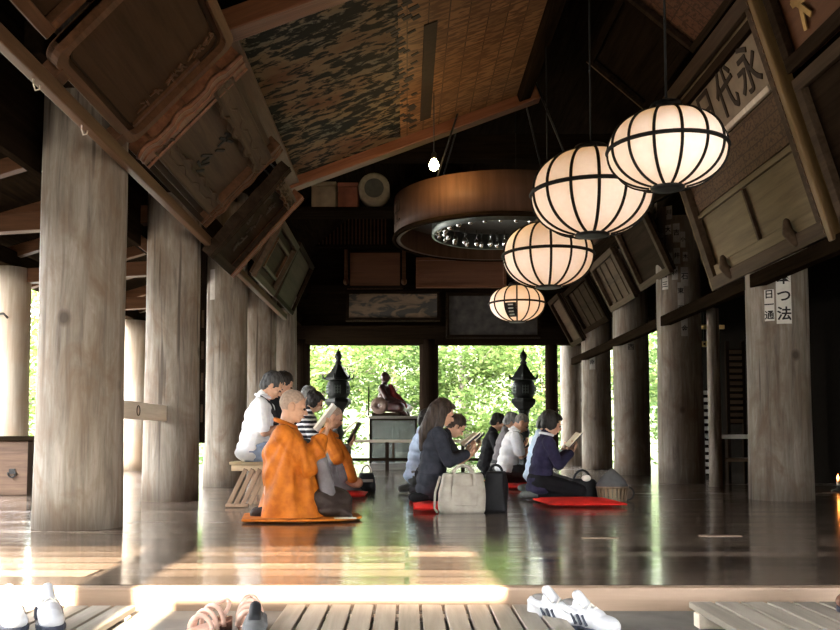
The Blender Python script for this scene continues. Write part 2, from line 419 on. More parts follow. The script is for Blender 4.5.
for lab, y, r in pl: pillar('wooden_pillar', lab, LX if y > 6 else -2.13, y, r, 3.5, PILLAR, GL)
pr = [('pale wooden pillar with large black and white paper tags, nearest on the right', 780, 8.44, .285),
      ('tall wooden pillar dotted with many small paper tags below the largest lantern', 681, 11.45, .285),
      ('wooden pillar left of the tag-dotted pillar, garden showing in the gap between', 632, 14.0, .28),
      ('wooden pillar behind the open book of the navy-jacketed person', 597, 16.6, .275),
      ]
for lab, px, y, r in pr: pillar('wooden_pillar', lab, at(px, 437, y).x, y, r, 3.5, PILLAR, GR)
pillar('wooden_pillar', 'farthest pillar of the right row, half behind the pillar with the open book before it', at(570, 437, 19.0).x, 18.6, .26, 3.5, PILLAR, GR)
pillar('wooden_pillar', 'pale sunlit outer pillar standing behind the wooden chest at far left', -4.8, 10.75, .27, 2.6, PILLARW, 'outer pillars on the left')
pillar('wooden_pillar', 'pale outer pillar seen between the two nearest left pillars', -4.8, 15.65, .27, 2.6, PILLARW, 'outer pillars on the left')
pillar('wooden_pillar', 'slim pale post beside the slatted tag rack in the dark side room', at(721, 437, 10.4).x, 10.6, .075, 2.1, PILLAR, None)
pillar('wooden_pillar', 'black post between the two garden openings in the back wall', at(429, 437, BY).x, BY, .2, bz + .1, DARKZ, 'dark posts of the back wall')
pillar('wooden_pillar', 'dark back post at the left edge of the left garden opening', at(300, 437, BY).x, BY, .2, bz + .1, DARKZ, 'dark posts of the back wall')
pillar('wooden_pillar', 'dark back post at the right edge of the right garden opening', at(552, 437, BY).x, BY, .13, bz + .1, DARKZ, 'dark posts of the back wall')

# ------------------------------------------------------------------ outside
def hillmesh():
    mb = MB(); n, m = 40, 16; vs = []
    for j in range(m):
        for i in range(n):
            x = -36 + 72 * i / (n - 1); y = 19.3 + 40 * j / (m - 1)
            z = -1.2 + .30 * max(0, y - 30) + .5 * noise.noise(V(x * .2, y * .2, 3))
            vs.append((x, y, z))
    mb.add(vs, [(j * n + i, j * n + i + 1, (j + 1) * n + i + 1, (j + 1) * n + i) for j in range(m - 1) for i in range(n - 1)], True)
    return mb
struct(hillmesh().build('hill', plain('mossy_ground', (.05, .06, .03), .95, var=.35, scale=1.2)))
def tree(label, x, y, z, h, cr, n, leaf, lsize=.16, lean=0.0, group=None, cz=None):
    t = thing('maple_tree', label, 'tree', (x, y, z), random.uniform(0, 6), group)
    b = MB(); rnd = random.Random(int(x * 31 + y * 17))
    top = V(lean, 0, h * .72)
    b.tube([(0, 0, -.3), (lean * .3 + .05, .05, h * .25), (lean * .7, -.04, h * .5), top], [h * .028, h * .022, h * .016, h * .006], 8)
    tips = []
    for i in range(11):
        s = rnd.uniform(.22, .7); p = V(lean * s, 0, h * s); a = rnd.uniform(0, 2 * PI); L = cr[0] * rnd.uniform(.5, .95)
        q = p + V(math.cos(a) * L, math.sin(a) * L, h * rnd.uniform(.06, .22)); md = (p + q) / 2 + V(0, 0, -.05 * h * rnd.random())
        b.tube([p, md, q], [h * .010, h * .006, h * .002], 5); tips += [md, q]
    b.build('trunk', BARK, t)
    mb = MB(); cl = [(tp, cr[0] * .42) for tp in tips]
    for i in range(26):
        u = V(rnd.gauss(0, .5), rnd.gauss(0, .5), rnd.gauss(0, .5))
        cl.append((V(lean + u.x * cr[0], u.y * cr[1], h * (cz or .62) + u.z * cr[2]), cr[0] * .34))
    for i in range(n):
        c, s = cl[rnd.randrange(len(cl))]
        p = c + V(rnd.gauss(0, .5) * s, rnd.gauss(0, .5) * s, rnd.gauss(0, .28) * s)
        a = V(rnd.uniform(-1, 1), rnd.uniform(-1, 1), rnd.uniform(-.5, .5)).normalized(); c2 = V(rnd.uniform(-1, 1), rnd.uniform(-1, 1), rnd.uniform(-1, 1)); bb = a.cross(c2).normalized()
        k = lsize * rnd.uniform(.6, 1.3)
        mb.add([p - a * k, p - bb * k * .45 + a * k * .1, p + a * k, p + bb * k * .45 + a * k * .1], [(0, 1, 2, 3)])
    o = bpy.data.objects.new('foliage', mb.mesh('foliage', None, leaf)); COL.objects.link(o); o.parent = t
    return t
TG = 'trees in the garden behind the hall'
tree('leafy green tree beyond the left opening, behind the left bronze lantern', -2.6, 24.5, -1.4, 6.6, (2.3, 2.2, 2.0), 9500, LEAF1, .085, .3, TG, .52)
tree('leafy green tree beyond the seated red statue', -.2, 27.0, -1.2, 7.4, (2.6, 2.2, 2.3), 9500, LEAF2, .085, -.4, TG, .5)
tree('bright green tree beyond the right opening, left of the right bronze lantern', 1.9, 25.0, -1.3, 6.4, (2.1, 2.2, 2.1), 9500, LEAF1, .085, .5, TG, .55)
tree('green tree beyond the right opening, behind the right bronze lantern', 4.2, 26.5, -1.3, 7.2, (2.4, 2.2, 2.3), 9500, LEAF2, .085, -.3, TG, .5)
tree('green tree seen through the narrow gap beside the tag-dotted pillar', 7.0, 22.5, -1.3, 6.2, (2.0, 2.0, 2.2), 7000, LEAF2, .09, 0, TG, .5)
tree('green tree whose leaves show past the left edge of the back openings', -5.6, 27.0, -1.3, 7.0, (2.5, 2.2, 2.3), 7000, LEAF2, .09, .2, TG, .5)
tree('bright green tree outside the left aisle beside the pale outer pillar', -9.6, 21.5, -1.0, 6.6, (2.4, 2.3, 2.2), 8000, LEAF1, .09, .2, TG, .52)
for i, (x, y, s) in enumerate([(-3.9, 22.6, 1.0), (-1.4, 23.2, .8), (.7, 22.8, .95), (2.7, 23.4, .85), (4.9, 22.2, .9)]):
    lab = ['low bush below the left edge of the left garden opening', 'low bush beyond the railing behind the left bronze lantern', 'low bush beyond the railing right of the black middle post',
           'low bush beyond the railing below the right bronze lantern', 'low bush beyond the pillars at the right end of the garden'][i]
    t = tag(empty('garden_bush', (x, y, -1.5)), lab, 'bush', 'bushes below the railing')
    rnd = random.Random(i); st = MB(); mb = MB()
    for j in range(9):
        a = rnd.uniform(0, 6.28); q = V(math.cos(a) * .8 * s, math.sin(a) * .6 * s, rnd.uniform(.6, 1.4) * s); st.tube([(0, 0, -.1), q * .5 + V(0, 0, .15), q], [.03, .02, .008], 5)
        for n_ in range(150):
            p = q + V(rnd.gauss(0, .3), rnd.gauss(0, .3), rnd.gauss(0, .22)); a_ = V(rnd.uniform(-1, 1), rnd.uniform(-1, 1), rnd.uniform(-.4, .6)).normalized(); bb = a_.cross(V(rnd.uniform(-1, 1), rnd.uniform(-1, 1), .3)).normalized(); kk = .1 * rnd.uniform(.6, 1.3)
            mb.add([p - a_ * kk, p - bb * kk * .5, p + a_ * kk, p + bb * kk * .5], [(0, 1, 2, 3)])
    st.build('stem', BARK, t); o = bpy.data.objects.new('foliage', mb.mesh('foliage', None, LEAF1 if i % 2 else LEAF2)); COL.objects.link(o); o.parent = t
# ------------------------------------------------------------------ votive boards hung under the roof
def plaque_root(name, label, y0, y1, base, ang, side, cat='votive board', group=None):
    a = R(ang); ca, sa = math.cos(a), math.sin(a)
    if side == 'L': X, Y, Z = V(0, 1, 0), V(ca, 0, sa), V(sa, 0, -ca)
    else: X, Y, Z = V(0, -1, 0), V(-ca, 0, sa), V(-sa, 0, -ca)
    t = thing(name, label, cat, (0, 0, 0), 0, group)
    t.matrix_world = Matrix.Translation((base[0], (y0 + y1) / 2, base[1])) @ Matrix((X, Y, Z)).transposed().to_4x4()
    return t
def frame_parts(t, w, h, fw, ft, mat, z0=0.0, name='frame', bevel=.006):
    mb = MB()
    mb.box((0, fw / 2, z0 + ft / 2), (w, fw, ft)); mb.box((0, h - fw / 2, z0 + ft / 2), (w, fw, ft))
    mb.box((-w / 2 + fw / 2, h / 2, z0 + ft / 2), (fw, h - 2 * fw, ft)); mb.box((w / 2 - fw / 2, h / 2, z0 + ft / 2), (fw, h - 2 * fw, ft))
    return mb.build(name, mat, t, bevel)
def scallop(x0, x1, n, amp, y, sgn, k=6):
    pts = []
    for i in range(n * k + 1):
        s = i / (n * k); pts.append((x0 + (x1 - x0) * s, y + sgn * amp * abs(math.sin(PI * n * s)) ** .7))
    return pts
def carved(t, a, b, width, n, z0, z1, mat, name='carved_edge'):
    """a scalloped carved border with scroll bosses along the segment a-b; the outer side is scalloped"""
    a, b = V(*a, 0), V(*b, 0); L = (b - a).length; d = (b - a) / L; nn = V(-d.y, d.x, 0)
    lo, hi = [], []; K = n * 6
    for i in range(K + 1):
        s = i / K; p = a + d * (L * s); q = p + nn * width * (.86 + .10 * math.sin(2 * PI * n * .5 * s) + .10 * abs(math.sin(PI * n * s)) ** .7)
        lo.append((p.x, p.y)); hi.append((q.x, q.y))
    mb = MB().strip(lo, hi, z0, z1)
    mb.tube([(x, y, z1) for x, y in hi], width * .07, 6)
    mb.tube([(x + nn.x * -width * .42, y + nn.y * -width * .42, z1) for x, y in hi], width * .045, 5)
    mb.tube([(x + nn.x * width * .06, y + nn.y * width * .06, z1) for x, y in lo], width * .06, 5)
    return mb.build(name, mat, t)
def strokes(t, spots, mat, name, seed, h=.1, z=.01):
    """brush-like raised strokes: one worn character per spot"""
    rnd = random.Random(seed)
    for (x, y) in spots:
        mb = MB()
        for k in range(rnd.randint(5, 7)):
            p = V(x + rnd.uniform(-.4, .4) * h, y + rnd.uniform(-.5, .5) * h, z); a = rnd.choice([0, PI / 2, .5, 2.2]) + rnd.uniform(-.2, .2); L = h * rnd.uniform(.25, .5)
            mb.bar(p - V(math.cos(a) * L, math.sin(a) * L, 0), p + V(math.cos(a) * L, math.sin(a) * L, 0), h * .13, .01)
        mb.build(name, mat, t)
def hangers(t, w, h, mat=BLACK):
    for s in (-1, 1):
        MB().tube([(s * w * .36, h * .93, -.02), (s * w * .36, h * .93 + .02, -.45)], .008, 6).build('hanging_rod', mat, t)

FADED = plain('faded_ink', (.035, .023, .015), .8)
BWOOD = (-1.95, 2.66)
LG = 'boards leaning out above the left pillars'
# nearest strip of a board at the upper left corner
t = plaque_root('votive_board', 'brown board edge cut off by the picture frame, above the brown rail at top left', 3.114, 4.359, (-1.840, 2.599), 46, 'L', group=LG)
MB().box((0, .5, -.02), (1.3, 1.0, .03)).build('panel', PLAQ, t); frame_parts(t, 1.32, 1.02, .07, .05, BROWNX); hangers(t, 1.3, 1)
# large blank board
t = plaque_root('votive_board', 'big mostly bare dark brown board with rounded frame, above the nearest left pillar', 4.473, 5.803, (-1.840, 2.514), 46, 'L', group=LG)
w, h = 1.33, .97
def rrect(w, h, r, n=5):
    pts = []
    for cx, cy, a0 in ((w / 2 - r, r, -90), (w / 2 - r, h - r, 0), (-w / 2 + r, h - r, 90), (-w / 2 + r, r, 180)):
        for i in range(n + 1):
            a = R(a0 + 90 * i / n); pts.append((cx + r * math.cos(a), cy + r * math.sin(a)))
    return pts
MB().prism(rrect(w, h, .09), -.03, 0).build('panel', PLAQ, t)
o = rrect(w, h, .09); ii = [(x * .915, h / 2 + (y - h / 2) * .885) for x, y in o]
MB().strip(o + o[:1], ii + ii[:1], -.035, .045).build('frame', BROWNX, t)
ii2 = [(x * .86, h / 2 + (y - h / 2) * .82) for x, y in o]; ii3 = [(x * .845, h / 2 + (y - h / 2) * .80) for x, y in o]
MB().strip(ii2 + ii2[:1], ii3 + ii3[:1], 0, .012).build('inner_moulding', PLAQD, t)
strokes(t, [(.44, .83 - .12 * i) for i in range(6)], BROWNX, 'carved_character', 3, .085, .008)
MB().box((.545, .40, .01), (.035, .6, .02)).build('inscription_strip', BROWNX, t)
for s in (-1, 1): MB().box((s * .5, -.03, .0), (.12, .1, .1)).build('bracket', BROWNX, t, .01)
hangers(t, w, h)
# carved scroll-framed board
t = plaque_root('votive_board', 'wavy-carved framed board with faded dark characters, next to the big bare board', 5.964, 7.973, (-1.840, 2.486), 46, 'L', group=LG)
w, h = 2.0, .98
MB().box((0, h / 2, -.03), (w - .3, h - .1, .04)).build('panel', PLAQG, t)
frame_parts(t, w - .28, h - .12, .045, .05, PLAQD, 0, 'inner_moulding')
carved(t, (-w / 2 + .2, 0.0), (-w / 2 + .2, h), .26, 6, -.05, .05, REDX, 'carved_side')
carved(t, (w / 2 - .2, h), (w / 2 - .2, 0.0), .2, 6, -.05, .05, BROWNX, 'carved_side')
carved(t, (w / 2 - .1, h - .12), (-w / 2 + .1, h - .12), .2, 8, -.05, .06, PLAQG, 'carved_top')
carved(t, (-w / 2 + .1, .1), (w / 2 - .1, .1), .16, 8, -.05, .05, PLAQG, 'carved_bottom')
strokes(t, [(.0, .75 - .2 * i) for i in range(3)], INK, 'faded_character', 5, .17, .0)
hangers(t, w, h)
# dark board
t = plaque_root('votive_board', 'dark framed board hung lower, over the white-shirted person\'s pillar', 8.14, 9.22, (-1.840, 2.260), 49, 'L', group=LG)
w, h = 1.08, 1.1
MB().box((0, h / 2, -.03), (w - .1, h - .1, .03)).build('panel', PLAQD, t)
frame_parts(t, w - .12, h - .1, .09, .05, PLAQD)
carved(t, (w / 2 - .12, h), (w / 2 - .12, 0), .12, 7, -.05, .06, REDX, 'carved_side')
carved(t, (-w / 2 + .12, 0), (-w / 2 + .12, h), .12, 7, -.05, .05, PLAQD, 'carved_side')
carved(t, (w / 2 - .1, h - .08), (-w / 2 + .1, h - .08), .12, 7, -.05, .05, BROWNX, 'carved_top')
strokes(t, [(-.2, .78), (-.2, .53), (.08, .78), (.08, .53), (.08, .3)], FADED, 'faded_character', 8, .13, -.005)
hangers(t, w, h)
# small pale framed one
t = plaque_root('votive_board', 'small double-framed wooden board beyond the dark board, steeply tilted', 10.5, 12.0, (-1.840, 2.486), 63, 'L', group=LG)
w, h = 1.5, .76
MB().box((0, h / 2, -.03), (w - .1, h - .06, .03)).build('panel', PLAQ, t); frame_parts(t, w, h, .08, .06, PLAQG); frame_parts(t, w - .5, h - .36, .04, .04, BROWNX, .0, 'inner_moulding').location = (0, .18, 0)
hangers(t, w, h)
t = plaque_root('votive_board', 'narrow grey-brown board farthest along the left row of boards', 12.3, 14.0, (-1.840, 2.505), 66, 'L', group=LG)
MB().box((0, .42, -.03), (1.7, .8, .03)).build('panel', PLAQG, t); frame_parts(t, 1.8, .84, .06, .05, PLAQD); hangers(t, 1.8, .84)

# ---- right side
RG = 'boards leaning out above the right pillars'
def carving_lines(name, base, line, nx, ny):
    m, nt, b = new_mat(name)
    br = N(nt, 'ShaderNodeTexBrick'); br.offset = .5; br.inputs['Scale'].default_value = 1; br.inputs['Brick Width'].default_value = nx; br.inputs['Row Height'].default_value = ny
    br.inputs['Mortar Size'].default_value = .006; br.inputs['Color1'].default_value = (*base, 1); br.inputs['Color2'].default_value = (*[x * .8 for x in base], 1); br.inputs['Mortar'].default_value = (*line, 1)
    nt.links.new(coords(nt, (1, 1, 1)), br.inputs['Vector'])
    n = N(nt, 'ShaderNodeTexNoise'); n.inputs['Scale'].default_value = 26; n.inputs['Detail'].default_value = 3
    nt.links.new(coords(nt, (1, 1.6, 1)), n.inputs['Vector'])
    f = ramp(nt, n.outputs['Fac'], [(.50, (0, 0, 0)), (.58, (1, 1, 1))])
    c = mix(nt, f, br.outputs['Color'], tuple(x * .5 for x in base))
    nt.links.new(c, b.inputs['Base Color']); b.inputs['Roughness'].default_value = .65; b.inputs['Specular IOR Level'].default_value = .15
    bump(nt, b, n.outputs['Fac'], .4, .01)
    return m
NAMES = carving_lines('brown_inscribed_board', (.11, .062, .032), (.05, .028, .015), .4, .11)
t = plaque_root('votive_board', 'large olive-brown board with four carved characters on a pale strip, above the tagged right pillar', 6.75, 9.35, (3.27, 2.13), 73, 'R', group=RG)
w, h = 2.6, 2.02
MB().box((0, h / 2, -.04), (w - .06, h - .06, .04)).build('panel', PLAQO, t)
frame_parts(t, w, h, .13, .07, PLAQG)
MB().box((0, .16, .02), (w - .26, .16, .03)).build('ledge', PLAQO, t, .008)
MB().box((0, .76, .005), (w - .24, .035, .045)).build('rail', PLAQO, t)
MB().box((.0, .48, .005), (.035, .5, .03)).build('mullion', PLAQG, t)
MB().box((0, 1.02, -.005), (w - .28, .42, .02)).build('inscribed_panel', NAMES, t)
MB().box((.02, 1.52, .0), (w - .5, .44, .03)).build('name_strip', plain('pale_inscription_strip', (.20, .15, .10), .7, var=.25, scale=5), t)
MB().bar((-w / 2 + .2, 1.27, .03), (w / 2 - .2, 1.27, .03), .05, .05).build('strip_ledge', PALEY, t, .008)
MB().bar((-w / 2 + .1, 1.79, .03), (w / 2 - .1, 1.79, .03), .07, .06).build('rail', PLAQD, t)
for i, ch in enumerate('永代日月'):
    text('carved_character', ch, FADED, t, (.82 - .5 * i, 1.52, .018), .43, depth=.006, sx=1.0, thick=.004)
for s in (-1, 1): MB().chain([(s * .75, .07, .05), (s * .75, .16, .10), (s * .75 - .03, .25, .07), (s * .75 - .07, .27, .05)], [.05, .045, .03, .018]).build('bracket', PLAQG, t)
carved(t, (-w / 2, 0.0), (-w / 2, h * .6), .07, 9, -.03, .05, PLAQO, 'carved_edge')
# gilt beaded outer edge on the near side
o = MB().box((w / 2 + .03, h / 2, .03), (.07, h + .1, .12)).build('near_rail', wood('yellow_edge_wood', (.13, .075, .028), (.21, .128, .052), 'y', .5, 8), t, .01)
mb = MB()
for i in range(30): mb.ell((w / 2 - .035, .04 + (h - .08) * i / 29, .072), (.016, .026, .012), n=8, k=5)
mb.build('beading', BROWNY, t)
# two boards nearer than it, cut off by the picture edge
t = plaque_root('votive_board', 'red-brown board with worn gold characters in the upper right corner', 4.3, 6.6, (2.90, 3.30), 73, 'R', group=RG)
MB().box((0, .6, -.03), (2.2, 1.16, .03)).build('panel', wood('red_lacquer_board', (.08, .032, .014), (.13, .054, .024), 'x', .5, 5), t); frame_parts(t, 2.25, 1.2, .1, .06, PLAQD)
strokes(t, [(-.72, .42), (-.3, .5), (.2, .5), (.7, .5)], GOLDL, 'gold_character', 12, .34, .008); hangers(t, 2.2, 1.2)
t = plaque_root('votive_board', 'plain dark grey-brown board below the gold-lettered one at the right edge', 4.3, 6.6, (3.27, 2.12), 73, 'R', group=RG)
MB().box((0, .59, -.03), (2.2, 1.12, .03)).build('panel', PLAQD, t); frame_parts(t, 2.25, 1.18, .1, .06, PLAQG); hangers(t, 2.2, 1.1)
# upper row on the slope
t = plaque_root('votive_board', 'reddish densely inscribed board sloping at the top right above the four-character board', 5.6, 7.95, (2.62, 4.08), 40, 'R', group=RG)
MB().box((0, .58, -.03), (2.3, 1.12, .03)).build('panel', carving_lines('red_inscribed_board', (.10, .043, .021), (.035, .017, .01), .13, .34), t); frame_parts(t, 2.35, 1.16, .06, .05, PLAQD); hangers(t, 2.3, 1.16)
t = plaque_root('votive_board', 'black-brown sloping board with thin pale edge, above the largest lantern', 8.05, 9.55, (2.62, 4.14), 41, 'R', group=RG)
MB().box((0, .42, -.03), (1.45, .8, .03)).build('panel', DARKX, t); frame_parts(t, 1.5, .84, .07, .05, DARKX)
MB().box((-.755, .42, .03), (.02, .84, .05)).build('pale_edge', BROWNX, t); hangers(t, 1.5, .84)
# small ones beyond the lanterns
for (px0, py0, px1, py1, y0, y1, ang, ln, mat, fm, lab) in (
        (649, 290, 660, 284, 10.9, 12.3, 66, .95, PLAQD, PLAQG, 'dark small board half hidden by the tag-dotted pillar'),
        (615, 311, 638, 299, 12.6, 14.1, 64, .80, PLAQG, PLAQG, 'small grid-panelled brown board right of the lower lanterns'),
        (575, 333, 600, 320, 14.3, 16.2, 62, .85, PLAQD, DARKX, 'dark small board between the brown grid board and the narrow one'),
        (560, 346, 573, 338, 16.4, 17.5, 62, 1.0, PLAQG, PLAQD, 'narrow small board nearest the right garden opening')):
    t = plaque_root('votive_board', lab, y0, y1, (3.27, at(px0, py0, y1).z), ang, 'R', group=RG)
    w = y1 - y0
    MB().box((0, ln / 2, -.03), (w - .05, ln - .05, .03)).build('panel', mat, t); frame_parts(t, w, ln, .09, .06, fm)
    if 'grid' in lab:
        mb = MB()
        for i in range(1, 4): mb.box((-w / 2 + w * i / 4, ln / 2, .0), (.02, ln - .18, .012))
        mb.box((0, ln * .5, .0), (w - .18, .02, .012)); mb.build('grid', mat, t)
    hangers(t, w, ln)

# ------------------------------------------------------------------ big painting under the roof
def painting_mat():
    m, nt, b = new_mat('dark_figure_painting')
    n = N(nt, 'ShaderNodeTexNoise'); n.inputs['Scale'].default_value = 3.6; n.inputs['Detail'].default_value = 6; n.inputs['Roughness'].default_value = .66; n.inputs['Distortion'].default_value = .4
    nt.links.new(coords(nt, (1.5, 3.0, 1), (0, 0, .12)), n.inputs['Vector'])
    n2 = N(nt, 'ShaderNodeTexNoise'); n2.inputs['Scale'].default_value = 1.4; n2.inputs['Detail'].default_value = 3
    nt.links.new(coords(nt, (1, 1, 1)), n2.inputs['Vector'])
    tone = ramp(nt, n2.outputs['Fac'], [(.35, (.085, .09, .075)), (.5, (.13, .095, .055)), (.66, (.085, .04, .019))])
    ad = N(nt, 'ShaderNodeMath', operation='MULTIPLY_ADD'); ad.inputs[1].default_value = .45; nt.links.new(n2.outputs['Fac'], ad.inputs[0]); nt.links.new(n.outputs['Fac'], ad.inputs[2])
    f = ramp(nt, ad.outputs[0], [(.70, (1, 1, 1)), (.76, (0, 0, 0))])
    c = mix(nt, f, tone, (.005, .006, .006))
    nt.links.new(c, b.inputs['Base Color']); b.inputs['Roughness'].default_value = .75; b.inputs['Specular IOR Level'].default_value = .1
    return m
def grid_mat():
    m, nt, b = new_mat('name_columns_board')
    br = N(nt, 'ShaderNodeTexBrick'); br.offset = 0; br.inputs['Scale'].default_value = 1; br.inputs['Brick Width'].default_value = .19; br.inputs['Row Height'].default_value = .30
    br.inputs['Mortar Size'].default_value = .006; br.inputs['Color1'].default_value = (.20, .108, .048, 1); br.inputs['Color2'].default_value = (.125, .066, .03, 1); br.inputs['Mortar'].default_value = (.045, .024, .013, 1)
    nt.links.new(coords(nt, (1, 1, 1)), br.inputs['Vector'])
    n = N(nt, 'ShaderNodeTexNoise'); n.inputs['Scale'].default_value = 3; n.inputs['Detail'].default_value = 3
    nt.links.new(coords(nt, (2.0, 7.5, 1)), n.inputs['Vector'])
    f = ramp(nt, n.outputs['Fac'], [(.47, (0, 0, 0)), (.56, (1, 1, 1))])
    c = mix(nt, f, br.outputs['Color'], (.085, .04, .019))
    nt.links.new(c, b.inputs['Base Color']); b.inputs['Roughness'].default_value = .6; b.inputs['Specular IOR Level'].default_value = .15
    return m
A, B = at(297, 176, 10.0), at(517, 96, 10.0)
YN = 6.3
ax = (B - A).normalized(); W = (B - A).length; H = 10.0 - YN
t = thing('votive_painting', 'huge tilted ceiling board, dark figure painting beside columns of names, over the drum canopy', 'painting')
t.matrix_world = Matrix.Translation((A + B) / 2) @ Matrix((ax, V(0, -1, 0), ax.cross(V(0, -1, 0)))).transposed().to_4x4()
sp = -W / 2 + W * .47
MB().box(((-W / 2 + sp) / 2, H / 2, -.02), (sp + W / 2, H, .03)).build('painted_panel', painting_mat(), t)
MB().box(((W / 2 + sp) / 2, H / 2, -.021), (W / 2 - sp, H, .03)).build('name_panel', grid_mat(), t)
MB().box((sp + .29, H * .40, .0), (.12, H * .62, .014)).build('dark_name_strip', plain('dark_strip', (.025, .018, .012), .8), t)
rnd = random.Random(4)
for i in range(60):
    x = sp + rnd.uniform(-.08, .17); y = H * (.03 + .94 * i / 59)
    MB().bar((x - .045, y - .012, -.003), (x + .045 * rnd.uniform(.2, 1), y + .012, -.003), rnd.uniform(.035, .07), .006).build('brushed_figure', INK, t)
MB().box((0, -.09, .03), (W + .5, .18, .16)).build('far_frame', REDX, t, .01)
MB().box((0, H + .1, .03), (W + .8, .2, .16)).build('near_frame', REDX, t, .01)
MB().box((-W / 2 - .07, H / 2, .02), (.14, H, .12)).build('side_frame', BROWNY, t, .01)
MB().box((W / 2 + .07, H / 2, .02), (.14, H, .12)).build('side_frame', DARKY, t, .01)
for sx_ in (-1, 1):
    for yy in (.3, H - .3): MB().tube([(sx_ * W * .4, yy, -.03), (sx_ * W * .4, yy, -.8)], .012, 6).build('hanging_rod', BLACK, t)
# ------------------------------------------------------------------ lanterns
def paper_mat(name, warm):
    m, nt, b = new_mat(name)
    n = N(nt, 'ShaderNodeTexNoise'); n.inputs['Scale'].default_value = 30; n.inputs['Detail'].default_value = 4
    nt.links.new(coords(nt, (1, 1, 1)), n.inputs['Vector'])
    c = ramp(nt, n.outputs['Fac'], [(.3, (.78, .77, .77)), (.7, (.83, .82, .82))])
    nt.links.new(c, b.inputs['Base Color']); b.inputs['Roughness'].default_value = .55
    b.inputs['Emission Color'].default_value = (1.0, .52, .20, 1); b.inputs['Emission Strength'].default_value = warm
    return m
LPAPER = paper_mat('lantern_paper', .11); LPAPER2 = paper_mat('lantern_paper_warm', .16)
RIB = plain('black_lacquer_rib', (.004, .0038, .0035), .7)
def lantern(label, px, py, d, w_px, h_px, paper, crest=False):
    c = at(px, py, d); rw = w_px * d / FPX / 2; rh = h_px * d / FPX / 2
    rh *= .93                                             # seen a little from below
    t = thing('paper_lantern', label, 'lantern', c, random.uniform(0, .3), 'round paper lanterns')
    ex = .86
    def prof(s):                                          # superellipse for the flattened globe
        return rw * max(0.0, math.cos(s)) ** ex, rh * math.copysign(abs(math.sin(s)) ** .94, s)
    ts = [R(-76 + 152 * i / 24) for i in range(25)]
    MB().lathe([prof(s) for s in ts], n=56, caps=False).build('shade', paper, t)
    for k in range(14):
        a = 2 * PI * k / 14 + .1
        MB().tube([V(math.cos(a) * (prof(s)[0] + .004), math.sin(a) * (prof(s)[0] + .004), prof(s)[1]) for s in ts], rw * .027, 6).build('rib', RIB, t)
    MB().tube([V(math.cos(a) * (rw + .006), math.sin(a) * (rw + .006), 0) for a in [2 * PI * i / 48 for i in range(49)]], rw * .036, 6).build('belt', RIB, t)
    r0, z0 = prof(R(76))
    MB().lathe([(r0 * 1.02, z0 - .01), (r0 * 1.05, z0 + .02), (r0 * .9, z0 + .05), (.03, z0 + .07)], n=28).build('top_cap', BLACK, t)
    MB().lathe([(r0 * .5, -z0 - .012), (r0 * .95, -z0 - .012), (r0 * 1.0, -z0 + .0), (r0 * .98, -z0 + .012)], n=28).build('bottom_ring', BLACK, t)
    top = 6.4 - 2.65 / 3.12 * abs(c.x - .68) - .15 - c.z
    MB().tube([(0, 0, z0 + .06), (0, 0, top)], .007, 6).build('hanging_rod', RIB, t)
    if crest:
        a0 = 2 * PI * 9 / 14 + .1; a1 = 2 * PI * 10 / 14 + .1
        vs, fs = [], []; M_ = 8
        for i in range(M_ + 1):
            s = R(-56 + 50 * i / M_); r, z = prof(s)
            for a in (a0 + .03, (a0 + a1) / 2, a1 - .03): vs.append((math.cos(a) * (r + .008), math.sin(a) * (r + .008), z))
        for i in range(M_):
            for j in range(2): fs.append((i * 3 + j, i * 3 + j + 1, i * 3 + j + 4, i * 3 + j + 3))
        MB().add(vs, fs, True).build('black_crest_panel', INK, t)
        am = (a0 + a1) / 2; mb = MB()
        for i in range(4):
            s = R(-46 + 11 * i); r, z = prof(s); p = V(math.cos(am) * (r + .016), math.sin(am) * (r + .016), z); u = V(-math.sin(am), math.cos(am), 0)
            mb.bar(p - u * .03, p + u * .03, .014, .014)
        mb.build('crest_mark', PAPER, t)
        t.rotation_euler.z = 0.0
    return t
lantern('paper lantern highest in the row, black-ribbed white globe just left of the four-character board', 667, 150, 4.75, 117, 85, LPAPER)
lantern('large paper lantern second from the top, partly covered by the highest lantern', 591.5, 193.5, 6.6, 120, 93, LPAPER)
lantern('paper lantern third from the top, between the large one and the smallest', 548, 255.5, 8.6, 90, 70, LPAPER)
lantern('smallest lowest paper lantern with a black crest on one panel', 517, 304, 11.2, 56, 39, LPAPER2, True)

# ------------------------------------------------------------------ bare bulb
bp = at(434, 165, 9.0)
t = thing('light_bulb', 'glowing bare bulb hanging on a cord above the round drum canopy', 'light bulb', bp)
em = plain('bulb_glow', (.9, .8, .6), .4, em=((1, .62, .22), 40))
MB().lathe([(.012, .075), (.022, .06), (.045, .02), (.05, -.01), (.04, -.04), (.015, -.056), (.002, -.058)][::-1], n=20, caps=False).build('glass', em, t)
MB().lathe([(.02, .06), (.024, .065), (.024, .12), (.008, .14)], n=14).build('socket', BLACK, t)
MB().tube([(0, 0, .13), (0, 0, 6.0 - bp.z)], .006, 6).build('cord', BLACK, t)
pd = bpy.data.lights.new('bulb_lamp', 'POINT'); po = bpy.data.objects.new('bulb_lamp', pd); COL.objects.link(po)
pd.energy = 1.9; pd.color = (1, .68, .36); pd.shadow_soft_size = .06; po.location = bp + V(0, 0, -.12)

